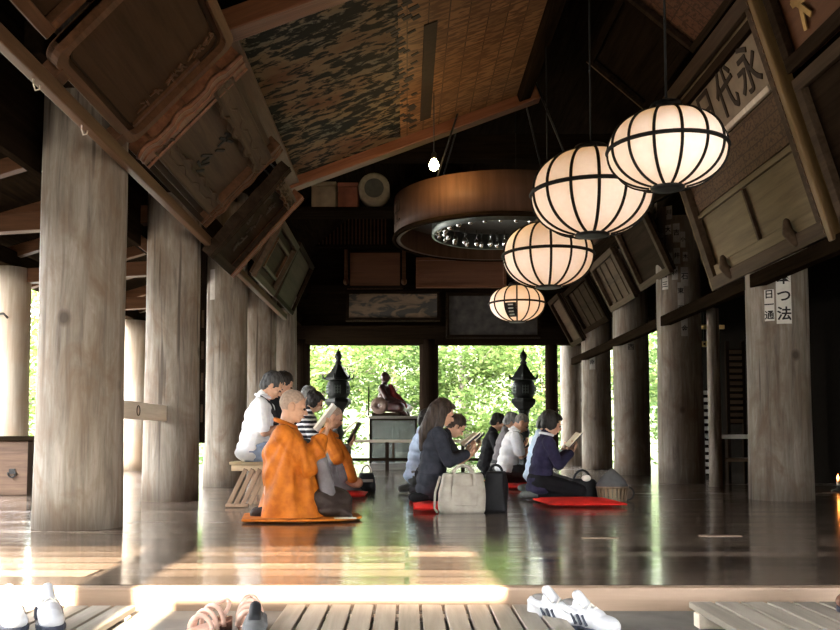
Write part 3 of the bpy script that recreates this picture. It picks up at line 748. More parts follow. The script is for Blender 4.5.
# ------------------------------------------------------------------ round drum canopy
DC = at(499, 240, 10.4); DR = 106 * 10.4 / FPX; DH = .47
t = thing('drum_canopy', 'wide round brown drum hanging from the roof, glints of metal inside its open underside', 'canopy', (DC.x, 10.4, DC.z))
th = .07
MB().lathe([(DR - th, 0), (DR, 0), (DR, DH), (DR - th, DH), (DR - th, 0)], n=72, caps=False).build('band', wood('drum_band_wood', (.048, .024, .014), (.085, .045, .027), 'z', .6, 5, bstr=.15), t)
MB().lathe([(DR + .015, -.015), (DR + .025, .0), (DR + .015, .03), (DR - .02, .03), (DR - .02, -.015), (DR + .015, -.015)], n=72, caps=False).build('lower_rim', DARKX, t)
MB().lathe([(DR * .99, DH * .55), (DR * .99, DH * .58)], n=64).build('inner_ceiling', plain('grey_boards', (.07, .072, .065), .55), t)
MB().lathe([(DR * .62, .05), (DR * .64, .05), (DR * .64, .24), (DR * .62, .24), (DR * .62, .05)], n=48, caps=False).build('inner_ring', plain('grey_green_metal', (.09, .10, .09), .4, .6), t)
rnd = random.Random(9)
for i in range(46):
    a = 2 * PI * i / 46; r = DR * (.52 + .07 * (i % 2)); p = V(math.cos(a) * r, math.sin(a) * r, 0)
    mb = MB().tube([p + V(0, 0, .27), p + V(0, 0, .14)], .004, 5).ell(p + V(0, 0, .10), (.035, .035, .045), n=8, k=5)
    mb.build('metal_pendant', plain('silvery_pendant', (.75, .75, .72), .22, 1.0) if i == 0 else MATS['silvery_pendant'], t)
for i in range(4):
    a = PI / 4 + PI / 2 * i; MB().tube([(math.cos(a) * DR * .9, math.sin(a) * DR * .9, DH - .05), (0, 0, 5.9 - DC.z)], .012, 6).build('hanging_rod', BLACK, t)
text('crest_mark', '卍', FADED, t, (-DR * math.cos(.25) - .004, -DR * math.sin(.25), DH / 2), .3, rot=(PI / 2, 0, -PI / 2 + .25)).name = 'crest_mark'

# ------------------------------------------------------------------ boards and gear on the back wall
def backboard(label, x0, y0, x1, y1, d, mat, frame=None, name='wall_board', cat='board', fw=.06, group=None):
    a, b = at(x0, y1, d), at(x1, y0, d)
    t = thing(name, label, cat, ((a.x + b.x) / 2, d, a.z), 0, group); w = b.x - a.x; h = b.z - a.z
    MB().box((0, 0, h / 2), (w, .04, h)).build('panel', mat, t)
    if frame:
        mb = MB(); mb.box((0, -.03, fw / 2), (w, .05, fw)); mb.box((0, -.03, h - fw / 2), (w, .05, fw)); mb.box((-w / 2 + fw / 2, -.03, h / 2), (fw, .05, h - 2 * fw)); mb.box((w / 2 - fw / 2, -.03, h / 2), (fw, .05, h - 2 * fw))
        mb.build('frame', frame, t, .005)
    return t, w, h
def mural():
    m, nt, b = new_mat('faded_pine_painting')
    n = N(nt, 'ShaderNodeTexNoise'); n.inputs['Scale'].default_value = 2.4; n.inputs['Detail'].default_value = 6; n.inputs['Distortion'].default_value = 1.2
    nt.links.new(coords(nt, (1.2, 1, 2.6)), n.inputs['Vector'])
    c = ramp(nt, n.outputs['Fac'], [(.44, (.03, .026, .02)), (.52, (.13, .088, .05)), (.75, (.18, .12, .07))])
    nt.links.new(c, b.inputs['Base Color']); b.inputs['Roughness'].default_value = .7
    return m
MUR = mural(); REDB = wood('red_board_wood', (.09, .036, .018), (.15, .063, .032), 'x', .5, 6)
backboard('faded painted board with dark pine-like figures above the left garden opening', 346, 291, 440, 321, 17.75, MUR, DARKX)
backboard('reddish plain board above the painted pine board', 347, 250, 403, 289, 17.6, REDB, DARKX)
backboard('long red-brown board under the drum, above the right garden opening', 416, 258, 506, 288, 17.6, REDB, REDX)
backboard('dark painted board above the right garden opening', 446, 293, 540, 338, 17.78, plain('dark_mural', (.045, .04, .035), .6, var=.5, scale=6), DARKX)
t, w, h = backboard('dark slatted screen panel below the shelf with the drum, on the back wall', 310, 216, 391, 248, 17.5, DARKX, DARKX, 'slatted_screen', 'screen')
mb = MB()
for i in range(22): mb.box((-w / 2 + w * (i + .5) / 22, -.035, h / 2), (.025, .03, h - .1))
mb.build('slats', BROWNX, t)
for px, lab in ((346, 'carved dark bracket left of the reddish back board'), (404, 'carved brown bracket right of the reddish back board')):
    p = at(px, 280, 17.4); t = thing('hanging_bracket', lab, 'bracket', p, 0, 'brackets on the back wall')
    MB().box((0, 0, .3), (.07, .06, .6)).build('arm', BROWNX, t, .01); MB().ell((0, 0, -.03), (.055, .05, .07)).build('knob', BROWNX, t)
# shelf and things on it
sy = 13.0; a = at(286, 211, sy); b = at(396, 211, sy)
t = thing('hanging_shelf', 'dark hanging shelf below the big tilted painting, carrying two boxes and a drum', 'shelf', ((a.x + b.x) / 2, sy, a.z))
MB().box((0, 0, -.03), (b.x - a.x + .5, .5, .06)).build('shelf_board', DARKX, t, .006)
for s in (-1, 1): MB().box((s * .9, 0, .9), (.06, .06, 1.9)).build('hanging_post', DARKZ, t)
def shelfbox(label, px0, px1, py, m1, dep=.36):
    p, q = at(px0, 210, sy), at(px1, py, sy); t = thing('offering_box', label, 'box', ((p.x + q.x) / 2, sy - .05, a.z)); w = q.x - p.x; h = q.z - a.z
    MB().box((0, 0, h * .42), (w, dep, h * .84)).build('body', m1, t, .01); MB().box((0, 0, h * .92), (w * 1.05, dep * 1.05, h * .16)).build('lid', m1, t, .01)
shelfbox('plain cream box at the left end of the hanging shelf', 313, 337, 186, plain('cream_box', (.19, .14, .085), .7, var=.3, scale=5))
shelfbox('dull red box between the cream box and the small drum on the shelf', 339, 359, 187, plain('red_box', (.17, .055, .03), .7, var=.3, scale=5))
c = at(375, 197, sy); r = 15.5 * sy / FPX
t = thing('hand_drum', 'small cream drum with dark open skin at the right end of the hanging shelf', 'drum', (c.x, sy - .12, a.z + r + .008))
M90 = Matrix(((1, 0, 0), (0, 0, -1), (0, 1, 0)))
MB().lathe([(r * .8, -.02), (r, -.015), (r, .26), (r * .8, .27)], n=32, M=M90).build('shell', plain('cream_drum', (.24, .195, .125), .7), t)
MB().lathe([(r * .62, .272), (r * .62, .28)], n=28, M=M90).build('skin', plain('dark_skin', (.06, .055, .04), .6), t)
# ------------------------------------------------------------------ people
SKIN = plain('skin', (.56, .33, .22), .55, var=.06, scale=12); SKIN2 = plain('tanned_skin', (.48, .27, .17), .55, var=.06, scale=12)
EYEM = plain('eye', (.02, .015, .012), .25); LIP = plain('lips', (.40, .16, .12), .5)
def hair_mat(name, a, b_):
    m, nt, b = new_mat(name)
    n = N(nt, 'ShaderNodeTexNoise'); n.inputs['Scale'].default_value = 40; n.inputs['Detail'].default_value = 4
    nt.links.new(coords(nt, (1, 1, .15)), n.inputs['Vector']); c = ramp(nt, n.outputs['Fac'], [(.35, a), (.65, b_)])
    nt.links.new(c, b.inputs['Base Color']); b.inputs['Roughness'].default_value = .5; b.inputs['Specular IOR Level'].default_value = .22; bump(nt, b, n.outputs['Fac'], .5, .01); return m
HBLACK = hair_mat('black_hair', (.008, .007, .006), (.022, .018, .015)); HGREY = hair_mat('grey_hair', (.10, .10, .10), (.26, .26, .25)); HDARK = hair_mat('greying_black_hair', (.02, .02, .02), (.075, .075, .075))
STUB = plain('shaved_stubble', (.30, .215, .16), .7, var=.2, scale=60)
HBROWN = hair_mat('dark_brown_hair', (.02, .013, .009), (.05, .033, .024))
ORANGE = cloth('orange_robe', (.50, .145, .014), (.34, .088, .009), .62, .35); DROBE = cloth('dark_brown_robe', (.05, .036, .03), (.03, .02, .017), .6)
GROBE = cloth('grey_under_robe', (.17, .155, .16)); WHITE = cloth('white_shirt', (.80, .80, .79), (.70, .71, .73)); PBLUE = cloth('pale_blue_shirt', (.52, .62, .76), (.42, .52, .66))
NAVY = cloth('navy_jacket', (.032, .028, .062), (.02, .018, .04)); CHAR = cloth('charcoal_suit', (.036, .038, .05), (.022, .024, .032)); BLK = cloth('black_cloth', (.012, .012, .014)); TROUS = cloth('dark_trousers', (.045, .045, .048)); GTROUS = cloth('grey_trousers', (.16, .16, .155))
DENIM = cloth('blue_jeans', (.24, .30, .40)); STRIPE = cloth('striped_shirt', (.02, .02, .024), stripes=((.62, .60, .58), 5.2)); REDC = cloth('red_cushion_cloth', (.80, .035, .026), (.66, .022, .018), .7, .2); CREAMP = plain('book_pages', (.74, .66, .50), .8, var=.05); SCARF = cloth('dark_scarf', (.03, .03, .032))
HEADM = {}
def ik(S, W, l1, l2, pole):
    d = W - S; L = min(d.length, (l1 + l2) * .995); d.normalize(); W = S + d * L
    a = (l1 * l1 - l2 * l2 + L * L) / (2 * L); h = math.sqrt(max(0, l1 * l1 - a * a))
    p = pole - d * pole.dot(d); p.normalize()
    return S + d * a + p * h, W
def figure(label, loc, yaw=0.0, s=1.0, seat=0.0, kneel=True, lean=8, nod=18, hands=(.27, .50), spread=.10, vox=.007, skin=SKIN, turn=0, fem=False, group='people sitting in the hall reading'):
    t = thing('person', label, 'person', loc, R(yaw), group); t.scale = (s,) * 3
    seat = seat / s
    hz = seat + (.20 if kneel else .10); l = R(lean); up = V(math.sin(l), 0, math.cos(l)); fw = V(math.cos(l), 0, -math.sin(l)); P = V(-.05, 0, hz)
    J = {'P': P, 'up': up, 'fw': fw, 'lean': l, 'seat': seat, 'kneel': kneel, 's': s}
    sw = .155 if fem else .172
    J['neck'] = P + up * .49
    hn, ht = R(nod), R(turn); hu = V(math.sin(hn), 0, math.cos(hn)); hf = V(math.cos(hn), 0, -math.sin(hn)); Rz = Matrix.Rotation(ht, 3, 'Z')
    HM = Matrix((Rz @ hf, Rz @ V(0, 1, 0), Rz @ hu)).transposed(); J['HM'] = HM
    hc = J['neck'] + up * .055 + hu * .10 + hf * .03; J['hc'] = hc
    H = lambda x, y, z: hc + HM @ V(x, y, z)
    J['H'] = H
    mb = MB(); ML = Matrix((fw, V(0, 1, 0), up)).transposed()
    for q, rx, ry, rz in ((.0, .115, .165, .11), (.1, .105, .150, .11), (.2, .10, .138, .11), (.31, .112, .150, .11), (.40, .085, sw, .08)):
        mb.ell(P + up * q + fw * (.0 if q < .3 else .012), (rx, ry, rz), ML)
    mb.cap(P + up * .42, hc + HM @ V(-.02, 0, -.06), .062, .052)
    mb.ell(H(-.012, 0, .022), (.098, .077, .096), HM); mb.ell(H(.022, 0, -.03), (.072, .064, .088), HM); mb.ell(H(.05, 0, -.088), (.036, .042, .03), HM)
    mb.cap(H(.088, 0, .0), H(.108, 0, -.036), .009, .015); mb.cap(H(.078, -.034, .014), H(.078, .034, .014), .015, .015)
    mb.ell(H(.086, 0, -.066), (.013, .024, .009), HM); mb.ell(H(.060, .042, -.035), (.026, .024, .024), HM); mb.ell(H(.060, -.042, -.035), (.026, .024, .024), HM)
    for sg in (-1, 1): mb.ell(H(-.006, sg * .079, -.016), (.024, .011, .034), HM)
    for sg in (-1, 1):
        S = P + up * .425 + V(0, sg * sw, 0); W = V(hands[0], sg * spread, hz - .2 + hands[1])
        E, W = ik(S, W, .27, .235, V(-.25, sg * .45, -1)); J['S%d' % sg], J['E%d' % sg], J['W%d' % sg] = S, E, W
        mb.chain([S, S + (E - S) * .5, E], [.052, .046, .038]); mb.chain([E, E + (W - E) * .35, W], [.038, .040, .026])
        d = ((W - E).normalized() * .6 + V(.35, -sg * .12, .5)).normalized(); n = V(-.62, 0, .72); n = (n - d * n.dot(d)).normalized(); a = V(0, sg, 0); a = (a - d * a.dot(d) - n * a.dot(n)).normalized()
        J['d%d' % sg], J['n%d' % sg] = d, n
        mb.ell(W + d * .045, (.05, .041, .017), Matrix((d, a, n)).transposed())
        mb.cap(W, W + d * .04, .025, .024)
        for i in range(4):
            k = (.92, 1.0, .94, .74)[i]; p = W + d * .082 + a * (1.5 - i) * .0205; pts = [p]
            for L_, an in ((.036, 22), (.028, 55), (.022, 88)):
                u = d * math.cos(R(an)) + n * math.sin(R(an)); p = p + u * L_ * k; pts.append(p)
            mb.chain(pts, [.0098, .0094, .0088, .0078])
        p = W + d * .03 + a * .034; q = p + (d * .62 + a * .62 + n * .35).normalized() * .04; r_ = q + (d * .85 + a * .05 + n * .5).normalized() * .032
        mb.chain([p, q, r_], [.0125, .0105, .009])
        hip = P + V(.0, sg * .09, -.02)
        if kneel: kn, an, toe = V(.37, sg * .105, seat + .085), V(-.10, sg * .08, seat + .06), V(-.22, sg * .06, seat + .04)
        else: kn, an, toe = V(.36, sg * .11, seat + .06), V(.31, sg * .10, .10), V(.47, sg * .12, .05)
        J['hip%d' % sg], J['kn%d' % sg], J['an%d' % sg], J['toe%d' % sg] = hip, kn, an, toe
        mb.chain([hip, (hip + kn) / 2, kn], [.09, .076, .058]); mb.chain([kn, kn + (an - kn) * .35, an], [.055, .054, .037]); mb.chain([an, toe], [.04, .032])
    t['_b'] = 1; del t['_b']
    body = blob(mb, 'body', skin, t, vox, 3)
    for sg in (-1, 1):
        MB().ell(H(.0885, sg * .031, -.008), (.011, .016, .009), HM, 10, 6).build('eye', EYEM, t)
        MB().cap(H(.0935, sg * .048, .017), H(.097, sg * .016, .019), .005, .0055, 6).build('eyebrow', HBLACK, t)
    MB().ell(H(.0975, 0, -.066), (.006, .021, .006), HM, 10, 6).build('lips', LIP, t)
    J['t'] = t; J['ML'] = ML; J['sw'] = sw
    return t, J
def top(J, mat, name='shirt', sleeve='long', off=.018, hem=0.0, vox=.009, wr=.006, wide=1.0, belly=1.0):
    P, up, fw, ML = J['P'], J['up'], J['fw'], J['ML']; mb = MB()
    for q, rx, ry, rz in ((hem - .02, .125, .172, .07), (.0, .118, .166, .11), (.1, .112, .156, .11), (.2, .108, .148, .11), (.31, .116, .156, .11), (.395, .090, J['sw'] + .004, .078)):
        mb.ell(P + up * q + fw * (.0 if q < .3 else .012), (rx * belly + off, ry * wide + off, rz + off * .6), ML)
    for sg in (-1, 1):
        S, E, W = J['S%d' % sg], J['E%d' % sg], J['W%d' % sg]
        if sleeve == 'short': mb.cap(S, S + (E - S) * .78, .064 + off * .4, .060 + off * .4)
        else: mb.chain([S, E, E + (W - E) * .9], [.058 + off * .5, .046 + off * .6, .036 + off * .6])
    mb.cap(P + up * .42 , J['neck'] + up * .02, .078, .066)
    return blob(mb, name, mat, J['t'], vox, 4, wr, (7, 7, 12))
def collar(J, mat, name='collar'):
    n = J['neck']; pts = [n + J['up'] * (.02 + .015 * math.cos(a)) + V(math.cos(a) * .07, math.sin(a) * .068, -.03 * math.cos(a)) for a in [2 * PI * i / 16 for i in range(17)]]
    return MB().tube(pts, .014, 6).build(name, mat, J['t'])
def legs(J, mat, name='trousers', off=.016, skirt=False, vox=.010, wr=.005):
    mb = MB(); mb.ell(J['P'] + V(0, 0, .0), (.125 + off, .172 + off, .115), J['ML'])
    for sg in (-1, 1):
        h, k, a = J['hip%d' % sg], J['kn%d' % sg], J['an%d' % sg]
        mb.chain([h, (h + k) / 2, k], [.095 + off, .085 + off, .068 + off * .6]); mb.chain([k, k + (a - k) * .4, a + (k - a) * .08], [.064 + off * .4, .06 + off * .4, .046 + off * .4])
    if skirt:
        for q in (.25, .5, .75, 1.0): mb.ell((J['hip1'] + J['hip-1']) / 2 * (1 - q) + (J['kn1'] + J['kn-1']) / 2 * q, (.09, .16, .075))
        for q in (.3, .7): mb.ell((J['an1'] + J['an-1']) / 2 * (1 - q) + (J['kn1'] + J['kn-1']) / 2 * q, (.09, .15, .06))
    zf = J['seat'] + .008 if J['kneel'] else .02
    o = blob(mb, name, mat, J['t'], vox, 4, wr, (8, 8, 8))
    for v in o.data.vertices: v.co.z = max(v.co.z, zf)
    return o
def hair(J, mat, style='short', wr=.006):
    HM, H = J['HM'], J['H']; mb = MB()
    if style == 'shaved':
        mb.ell(H(-.0125, 0, .0235), (.0990, .0780, .0965), HM); keep = lambda p: (lambda q: q.z > -.045 + max(0, q.x + .03) * 1.15 and q.x < .07)(HM.transposed() @ (p - J['hc']))
        return blob(mb, 'shaved_hair', mat, J['t'], .006, 2, 0, keep=keep)
    mb.ell(H(-.024, 0, .036), (.106, .087, .098), HM)
    if style in ('short', 'bob', 'long'): mb.ell(H(-.062, 0, -.02), (.06, .075, .075), HM)
    if style == 'bob':
        for sg in (-1, 1): mb.ell(H(-.02, sg * .07, -.02), (.06, .028, .07), HM)
        mb.ell(H(-.05, 0, .05), (.10, .095, .085), HM); mb.ell(H(.045, 0, .075), (.05, .07, .035), HM)
    if style == 'long':
        b = J['neck']; up = J['up']
        mb.cap(H(-.07, 0, 0), b - J['fw'] * .085 + up * -.06, .082, .078); mb.cap(b - J['fw'] * .085 + up * -.06, b - J['fw'] * .10 + up * -.2, .078, .045)
        for sg in (-1, 1): mb.cap(H(-.01, sg * .066, .02), b + V(.0, sg * .085, -.03), .045, .04); mb.cap(b + V(.0, sg * .085, -.03), b + V(-.03, sg * .08, -.16), .04, .02)
        mb.ell(H(.05, 0, .08), (.045, .065, .03), HM)
    if style == 'short':
        for sg in (-1, 1): mb.ell(H(-.02, sg * .068, .0), (.045, .02, .045), HM)
    face = lambda p: (lambda q: not (q.x > .058 and q.z < .055))(HM.transposed() @ (p - J['hc']))
    return blob(mb, 'hair', mat, J['t'], .007, 2, wr, (30, 30, 12), keep=face)
def book(J, label, cover, w=.27, h=.19, off=.0, tilt=0.0, group='open prayer books', open_=14, pages=None):
    t = J['t']; bpy.context.view_layer.update()
    d = (J['d1'] + J['d-1']).normalized(); d = Matrix.Rotation(tilt, 3, 'Y') @ V(d.x, 0, d.z).normalized(); n = V(-d.z, 0, d.x)
    c = (J['W1'] + J['W-1']) / 2 + d * .125 + n * .052 + V(off, 0, 0)
    M = t.matrix_world @ Matrix.Translation(c) @ Matrix((V(0, -1, 0), d, n)).transposed().to_4x4()
    b = thing('prayer_book', label, 'book', group=group); b.matrix_world = M
    for nm, mat, z0, z1, k in (('cover', cover, -.004, .0, 1.0), ('pages', pages or CREAMP, .0, .013, .965)):
        mb = MB()
        for sg in (-1, 1):
            a = R(open_) * sg; Mx = Matrix.Rotation(-a, 3, 'Y')
            mb.box(Mx @ V(sg * w / 4, 0, (z0 + z1) / 2) , (w / 2 * k, h * k, z1 - z0), Mx)
        mb.build(nm, mat, b)
    return b
def ink_lines(b, w=.27, h=.19): pass

def feet(J, mat, name='sock'):
    for sg in (-1, 1):
        a, t_ = J['an%d' % sg], J['toe%d' % sg]; mb = MB().cap(a, t_, .047, .040)
        o = blob(mb, name, mat, J['t'], .008, 2)
        zf = (J['seat'] if J['kneel'] else 0) + .006
        for v in o.data.vertices: v.co.z = max(v.co.z, zf)

# --- monk in front
t, J = figure('kneeling monk in a full orange robe nearest the viewer, shaved head, book raised', (-.86, 6.42, .008), 6, .955, 0, True, 5, 14, (.27, .60), .07, .006, SKIN2)
hair(J, STUB, 'shaved')
def robe_sections(secs, folds, name, mat, parent, seed=0, n=72):
    vs = []; rnd = random.Random(seed); ph = [rnd.uniform(0, 6.28) for _ in range(6)]
    for k, (z, cx, rx, ry, amp) in enumerate(secs):
        for j in range(n):
            a = 2 * PI * j / n
            f = 1 + amp * (math.sin(folds * a + ph[0] + z * 2) * .5 + .35 * math.sin((folds * 1.7 // 1) * a + ph[1] - z * 3) + .3 * math.sin(3 * a + ph[2]))
            vs.append((cx + rx * math.cos(a) * f, ry * math.sin(a) * f, z))
    m = len(secs); fs = [(i * n + j, i * n + (j + 1) % n, (i + 1) * n + (j + 1) % n, (i + 1) * n + j) for i in range(m - 1) for j in range(n)]
    return MB().add(vs, fs + [tuple(reversed(range(n))), tuple((m - 1) * n + j for j in range(n))], True)
mb = robe_sections([(.006, .075, .265, .30, .05), (.05, .07, .26, .285, .06), (.12, .06, .243, .27, .07), (.22, .045, .222, .245, .07), (.34, .022, .20, .228, .06), (.46, .003, .172, .215, .05), (.56, .0, .14, .20, .03), (.625, .0, .11, .165, .02), (.67, .003, .08, .09, .0)], 7, 'robe', ORANGE, t, 2)
for sg in (-1, 1):
    S, E, W = J['S%d' % sg], J['E%d' % sg], J['W%d' % sg]
    mb.chain([S, S + (E - S) * .5, E + V(.0, 0, -.02)], [.075, .08, .09]); mb.chain([E, E + (W - E) * .8], [.085, .065])
    if sg > 0: mb.chain([E + V(.02, 0, -.03), E + V(.06, 0, -.22)], [.08, .05])
def robe_fold(p):
    # long folds that fan out from the shoulder over the back and side down to the floor
    x, z = p.x - .10, .72 - p.z
    th = math.atan2(x, z + .05); g = min(1, max(0, (z - .06) / .25))
    k = .5 + .5 * noise.noise(V(th * 3, p.y * 2.5, 4))
    return g * (.028 * math.sin(th * 15 + 2.2 * noise.noise(V(p.x * 4, p.y * 4, p.z * 2))) * k + .008 * math.sin(th * 31 + p.y * 9)) + .004 * noise.noise(V(p.x * 14, p.y * 14, p.z * 9))
blob(mb, 'orange_robe', ORANGE, t, .008, 3, 0, fold=robe_fold)
mb = MB()
mb.ell((.25, .0, .12), (.25, .21, .13)); mb.ell((.33, -.02, .07), (.17, .24, .065)); mb.cap(V(.24, -.15, .14), V(.42, -.17, .05), .07, .045); mb.cap(V(.2, .16, .16), V(.42, .17, .05), .07, .045)
for q in range(4): mb.cap(V(.24, -.17 + .04 * q, .17), V(.47, -.20 + .06 * q, .03), .03, .02)
o = blob(mb, 'dark_under_robe', DROBE, t, .009, 3, .006, (8, 8, 8))
for v in o.data.vertices: v.co.z = max(v.co.z, .012)
E, W = J['E-1'], J['W-1']
mb = MB().chain([E + (W - E) * .55, E + (W - E) * .5 + V(.06, .0, -.18), E + (W - E) * .5 + V(.10, 0, -.34)], [.055, .06, .055])
blob(mb, 'dark_hanging_sleeve', GROBE, t, .009, 3, .008, (9, 9, 9))
mb = MB().tube([J['neck'] + V(.0, 0, .0) + V(math.cos(a) * .075, math.sin(a) * .075, .012 - .03 * math.cos(a)) for a in [2 * PI * i / 20 for i in range(21)]], .018, 8)
mb.build('neck_fold', ORANGE, t)
# spread hem lying on the floor
pts = [(-.30, -.33), (.1, -.40), (.45, -.34), (.56, -.16), (.55, .1), (.3, .3), (-.1, .34), (-.32, .2)]
feet(J, DROBE)
o = MB().prism(pts, .004, .022).build('robe_hem', ORANGE, t, .008)
book(J, 'open book with white pages held up by the monk nearest the viewer', PAPER, .28, .235, 0, R(4), pages=PAPER)
# --- second monk
t, J = figure('smaller monk with orange cloth over a grey robe, kneeling on a red cushion', (-.80, 8.8, .062), 4, .87, 0, True, 9, 22, (.27, .50), .08, .008, SKIN2)
hair(J, STUB, 'shaved')
mb = robe_sections([(.006, .09, .33, .25, .06), (.08, .05, .27, .235, .07), (.2, .02, .205, .22, .07), (.36, .015, .165, .20, .05), (.5, .03, .145, .19, .03), (.62, .05, .10, .15, .02), (.67, .065, .07, .08, .0)], 7, 'robe', GROBE, t, 5)
for sg in (-1, 1):
    S, E, W = J['S%d' % sg], J['E%d' % sg], J['W%d' % sg]; mb.chain([S, E], [.072, .075]); mb.chain([E, E + (W - E) * .75], [.075, .06]); mb.chain([E + (W - E) * .3, E + (W - E) * .3 + V(.05, 0, -.26)], [.06, .05])
blob(mb, 'grey_robe', GROBE, t, .010, 3, .007, (7, 7, 9))
mb = MB()
for q, rx, ry in ((.60, .125, .18), (.52, .155, .205), (.44, .17, .215)): mb.ell((.035, 0, q), (rx, ry, .075))
S, E, W = J['S-1'], J['E-1'], J['W-1']
mb.chain([S, E + V(.02, -.01, .01)], [.085, .088]); mb.chain([V(.15, -.16, .52), V(.24, -.17, .34), V(.30, -.15, .14)], [.06, .07, .06]); mb.chain([V(-.1, .0, .5), V(-.16, -.05, .2)], [.08, .05])
blob(mb, 'orange_shoulder_cloth', ORANGE, t, .010, 3, .008, (7, 7, 9))
book(J, 'dark brown book board held upright by the second monk', DROBE, .24, .27, .05, R(-12), pages=cloth('brown_board', (.10, .06, .04)))

def cushion(label, x, y, w, d, h=.06, rz=0.0, z=0.0):
    mb = MB(); n = 12; 
    for sgn in (1, -1):
        vs = []
        for j in range(n + 1):
            for i in range(n + 1):
                u, v = i / n * 2 - 1, j / n * 2 - 1
                k = (1 - u ** 4) * (1 - v ** 4); px = u * w / 2 * (1 - .05 * (1 - v * v) * abs(u)); py = v * d / 2 * (1 - .05 * (1 - u * u) * abs(v))
                vs.append((px, py, h * .5 + sgn * h * .5 * k ** .45 + (.004 * noise.noise(V(px * 9, py * 9, 2)) if sgn > 0 else 0)))
        mb.add(vs, [(j * (n + 1) + i, j * (n + 1) + i + 1, (j + 1) * (n + 1) + i + 1, (j + 1) * (n + 1) + i) for j in range(n) for i in range(n)], True)
    t = thing('floor_cushion', label, 'cushion', (x, y, z), rz, 'red floor cushions'); mb.build('cushion_cover', REDC, t)
    MB().tube([(w / 2 * .97 * sx, d / 2 * .97 * sy_, h * .5) for sx, sy_ in ((-1, -1), (1, -1), (1, 1), (-1, 1), (-1, -1))], .008, 6).build('piping', REDC, t)
    return t
cushion('red cushion under the smaller monk', -.70, 8.78, .62, .6, .058)

# --- seated people on stools at the left
WOODL = wood('light_stool_wood', (.50, .37, .22), (.68, .54, .36), 'x', .5, 9, bstr=.15); WOODM = wood('brown_stool_wood', (.20, .12, .07), (.33, .21, .13), 'z', .5, 9, bstr=.15)
def stool(label, x, y, h, group='folding wooden stools', w=.34, dp=.32):
    t = thing('folding_stool', label, 'stool', (x, y, 0), 0, group)
    mb = MB()
    for i in range(5): mb.box((0, -dp / 2 + dp * (i + .5) / 5, h - .012), (w, dp / 5 - .008, .024))
    mb.build('seat', WOODL, t, .004)
    for sg in (-1, 1):
        MB().box((0, sg * (dp / 2 - .02), h - .05), (w * .9, .025, .05)).build('seat_rail', WOODL, t, .004)
        for i in range(4):
            xo = -.05 + i * .058
            MB().bar((xo + .02, sg * (dp / 2 - .0 * i), h - .06), (xo - .12 if sg < 0 else xo + .05, sg * dp / 2, .022), .036, .02, up=(0, 1, 0)).build('leg_slat', WOODM, t, .003)
        MB().bar((-.19 if sg < 0 else -.02, sg * (dp / 2 + .018), .018), (.0 if sg < 0 else .22, sg * (dp / 2 + .018), .018), .03, .03).build('foot_rail', WOODM, t, .003)
    return t
stool('folding wooden stool with slatted legs under the white-shirted person', -1.30, 7.62, .375)
t, J = figure('person in a white short-sleeved shirt and dark strap sitting on a wooden stool', (-1.26, 7.62, 0), 5, .90, .385, False, 11, 34, (.25, .42), .07, .007, SKIN)
hair(J, HDARK, 'short', .009); top(J, WHITE, 'shirt', 'short', .024, -.03, .008, .007, 1.06, 1.1); collar(J, WHITE); legs(J, DENIM, 'jeans'); feet(J, BLK, 'shoe')
mb = MB().tube([J['neck'] + V(-.03, -.10, .0), J['neck'] + V(.06, -.10, -.06), J['neck'] + V(.12, -.06, -.2), J['neck'] + V(.14, -.02, -.32)], [.03, .034, .028, .02], 8); mb.build('scarf', SCARF, t)
stool('folding wooden stool mostly hidden behind the white-shirted person', -1.42, 9.2, .42)
t, J = figure('dark-haired person in black sitting close behind the white-shirted one', (-1.37, 9.2, 0), 5, .97, .43, False, 10, 25, (.25, .45), .07, .009)
hair(J, HBLACK, 'short', .009); top(J, BLK, 'jacket'); legs(J, TROUS); feet(J, BLK, 'shoe')
stool('folding wooden stool hidden behind the orange-robed monk', -1.19, 10.05, .34)
t, J = figure('person with bushy black hair and a black shirt with pale stripes, behind the monk', (-1.14, 10.05, 0), 0, .88, .35, False, 12, 28, (.28, .47), .08, .008)
hair(J, HBLACK, 'bob', .014); top(J, STRIPE, 'striped_shirt', 'long', .022); legs(J, TROUS); feet(J, BLK, 'shoe')
book(J, 'open book held by the person in the striped shirt', CHAR, .25, .18)
stool('folding wooden stool farthest back on the left', -1.36, 11.2, .40)
t, J = figure('grey-haired person barely showing above the bushy black hair at left', (-1.32, 11.2, 0), 0, .95, .41, False, 10, 22, (.26, .45), .08, .010)
hair(J, HGREY, 'short', .008); top(J, GROBE, 'jacket'); legs(J, TROUS); feet(J, BLK, 'shoe')

# --- kneeling people on the right
cushion('red cushion under the long-haired person in the dark suit', .30, 7.25, .50, .58, .058)
t, J = figure('long-haired person in a charcoal suit kneeling beside the beige bag', (.24, 7.28, .062), 8, .87, 0, True, 5, 22, (.27, .44), .08, .007, fem=True)
hair(J, HBROWN, 'long', .006); top(J, CHAR, 'jacket', 'long', .024, -.06, .009, .006); collar(J, WHITE); legs(J, CHAR, 'skirt', .022, True); feet(J, BLK, 'stocking')
book(J, 'open book held by the long-haired person in the charcoal suit', CHAR, .25, .18)
cushion('red cushion under the kneeling reader behind the beige bag', .30, 8.35, .56, .56, .055)
t, J = figure('short brown-haired person bending low over a book behind the beige bag', (.23, 8.35, .058), 5, .84, 0, True, 26, 42, (.46, .46), .08, .007, SKIN)
hair(J, HBROWN, 'short', .008); top(J, BLK, 'blouse', 'short', .02); legs(J, TROUS); feet(J, TROUS)
book(J, 'open book held low by the short brown-haired person', CHAR, .26, .19)
t, J = figure('person in pale blue, only a strip of back showing behind the charcoal suit', (.14, 9.3, .01), 5, .90, 0, True, 8, 20, (.27, .46), .08, .010)
hair(J, HBLACK, 'short'); top(J, PBLUE, 'shirt', 'long', .024); legs(J, GTROUS); feet(J, GTROUS)

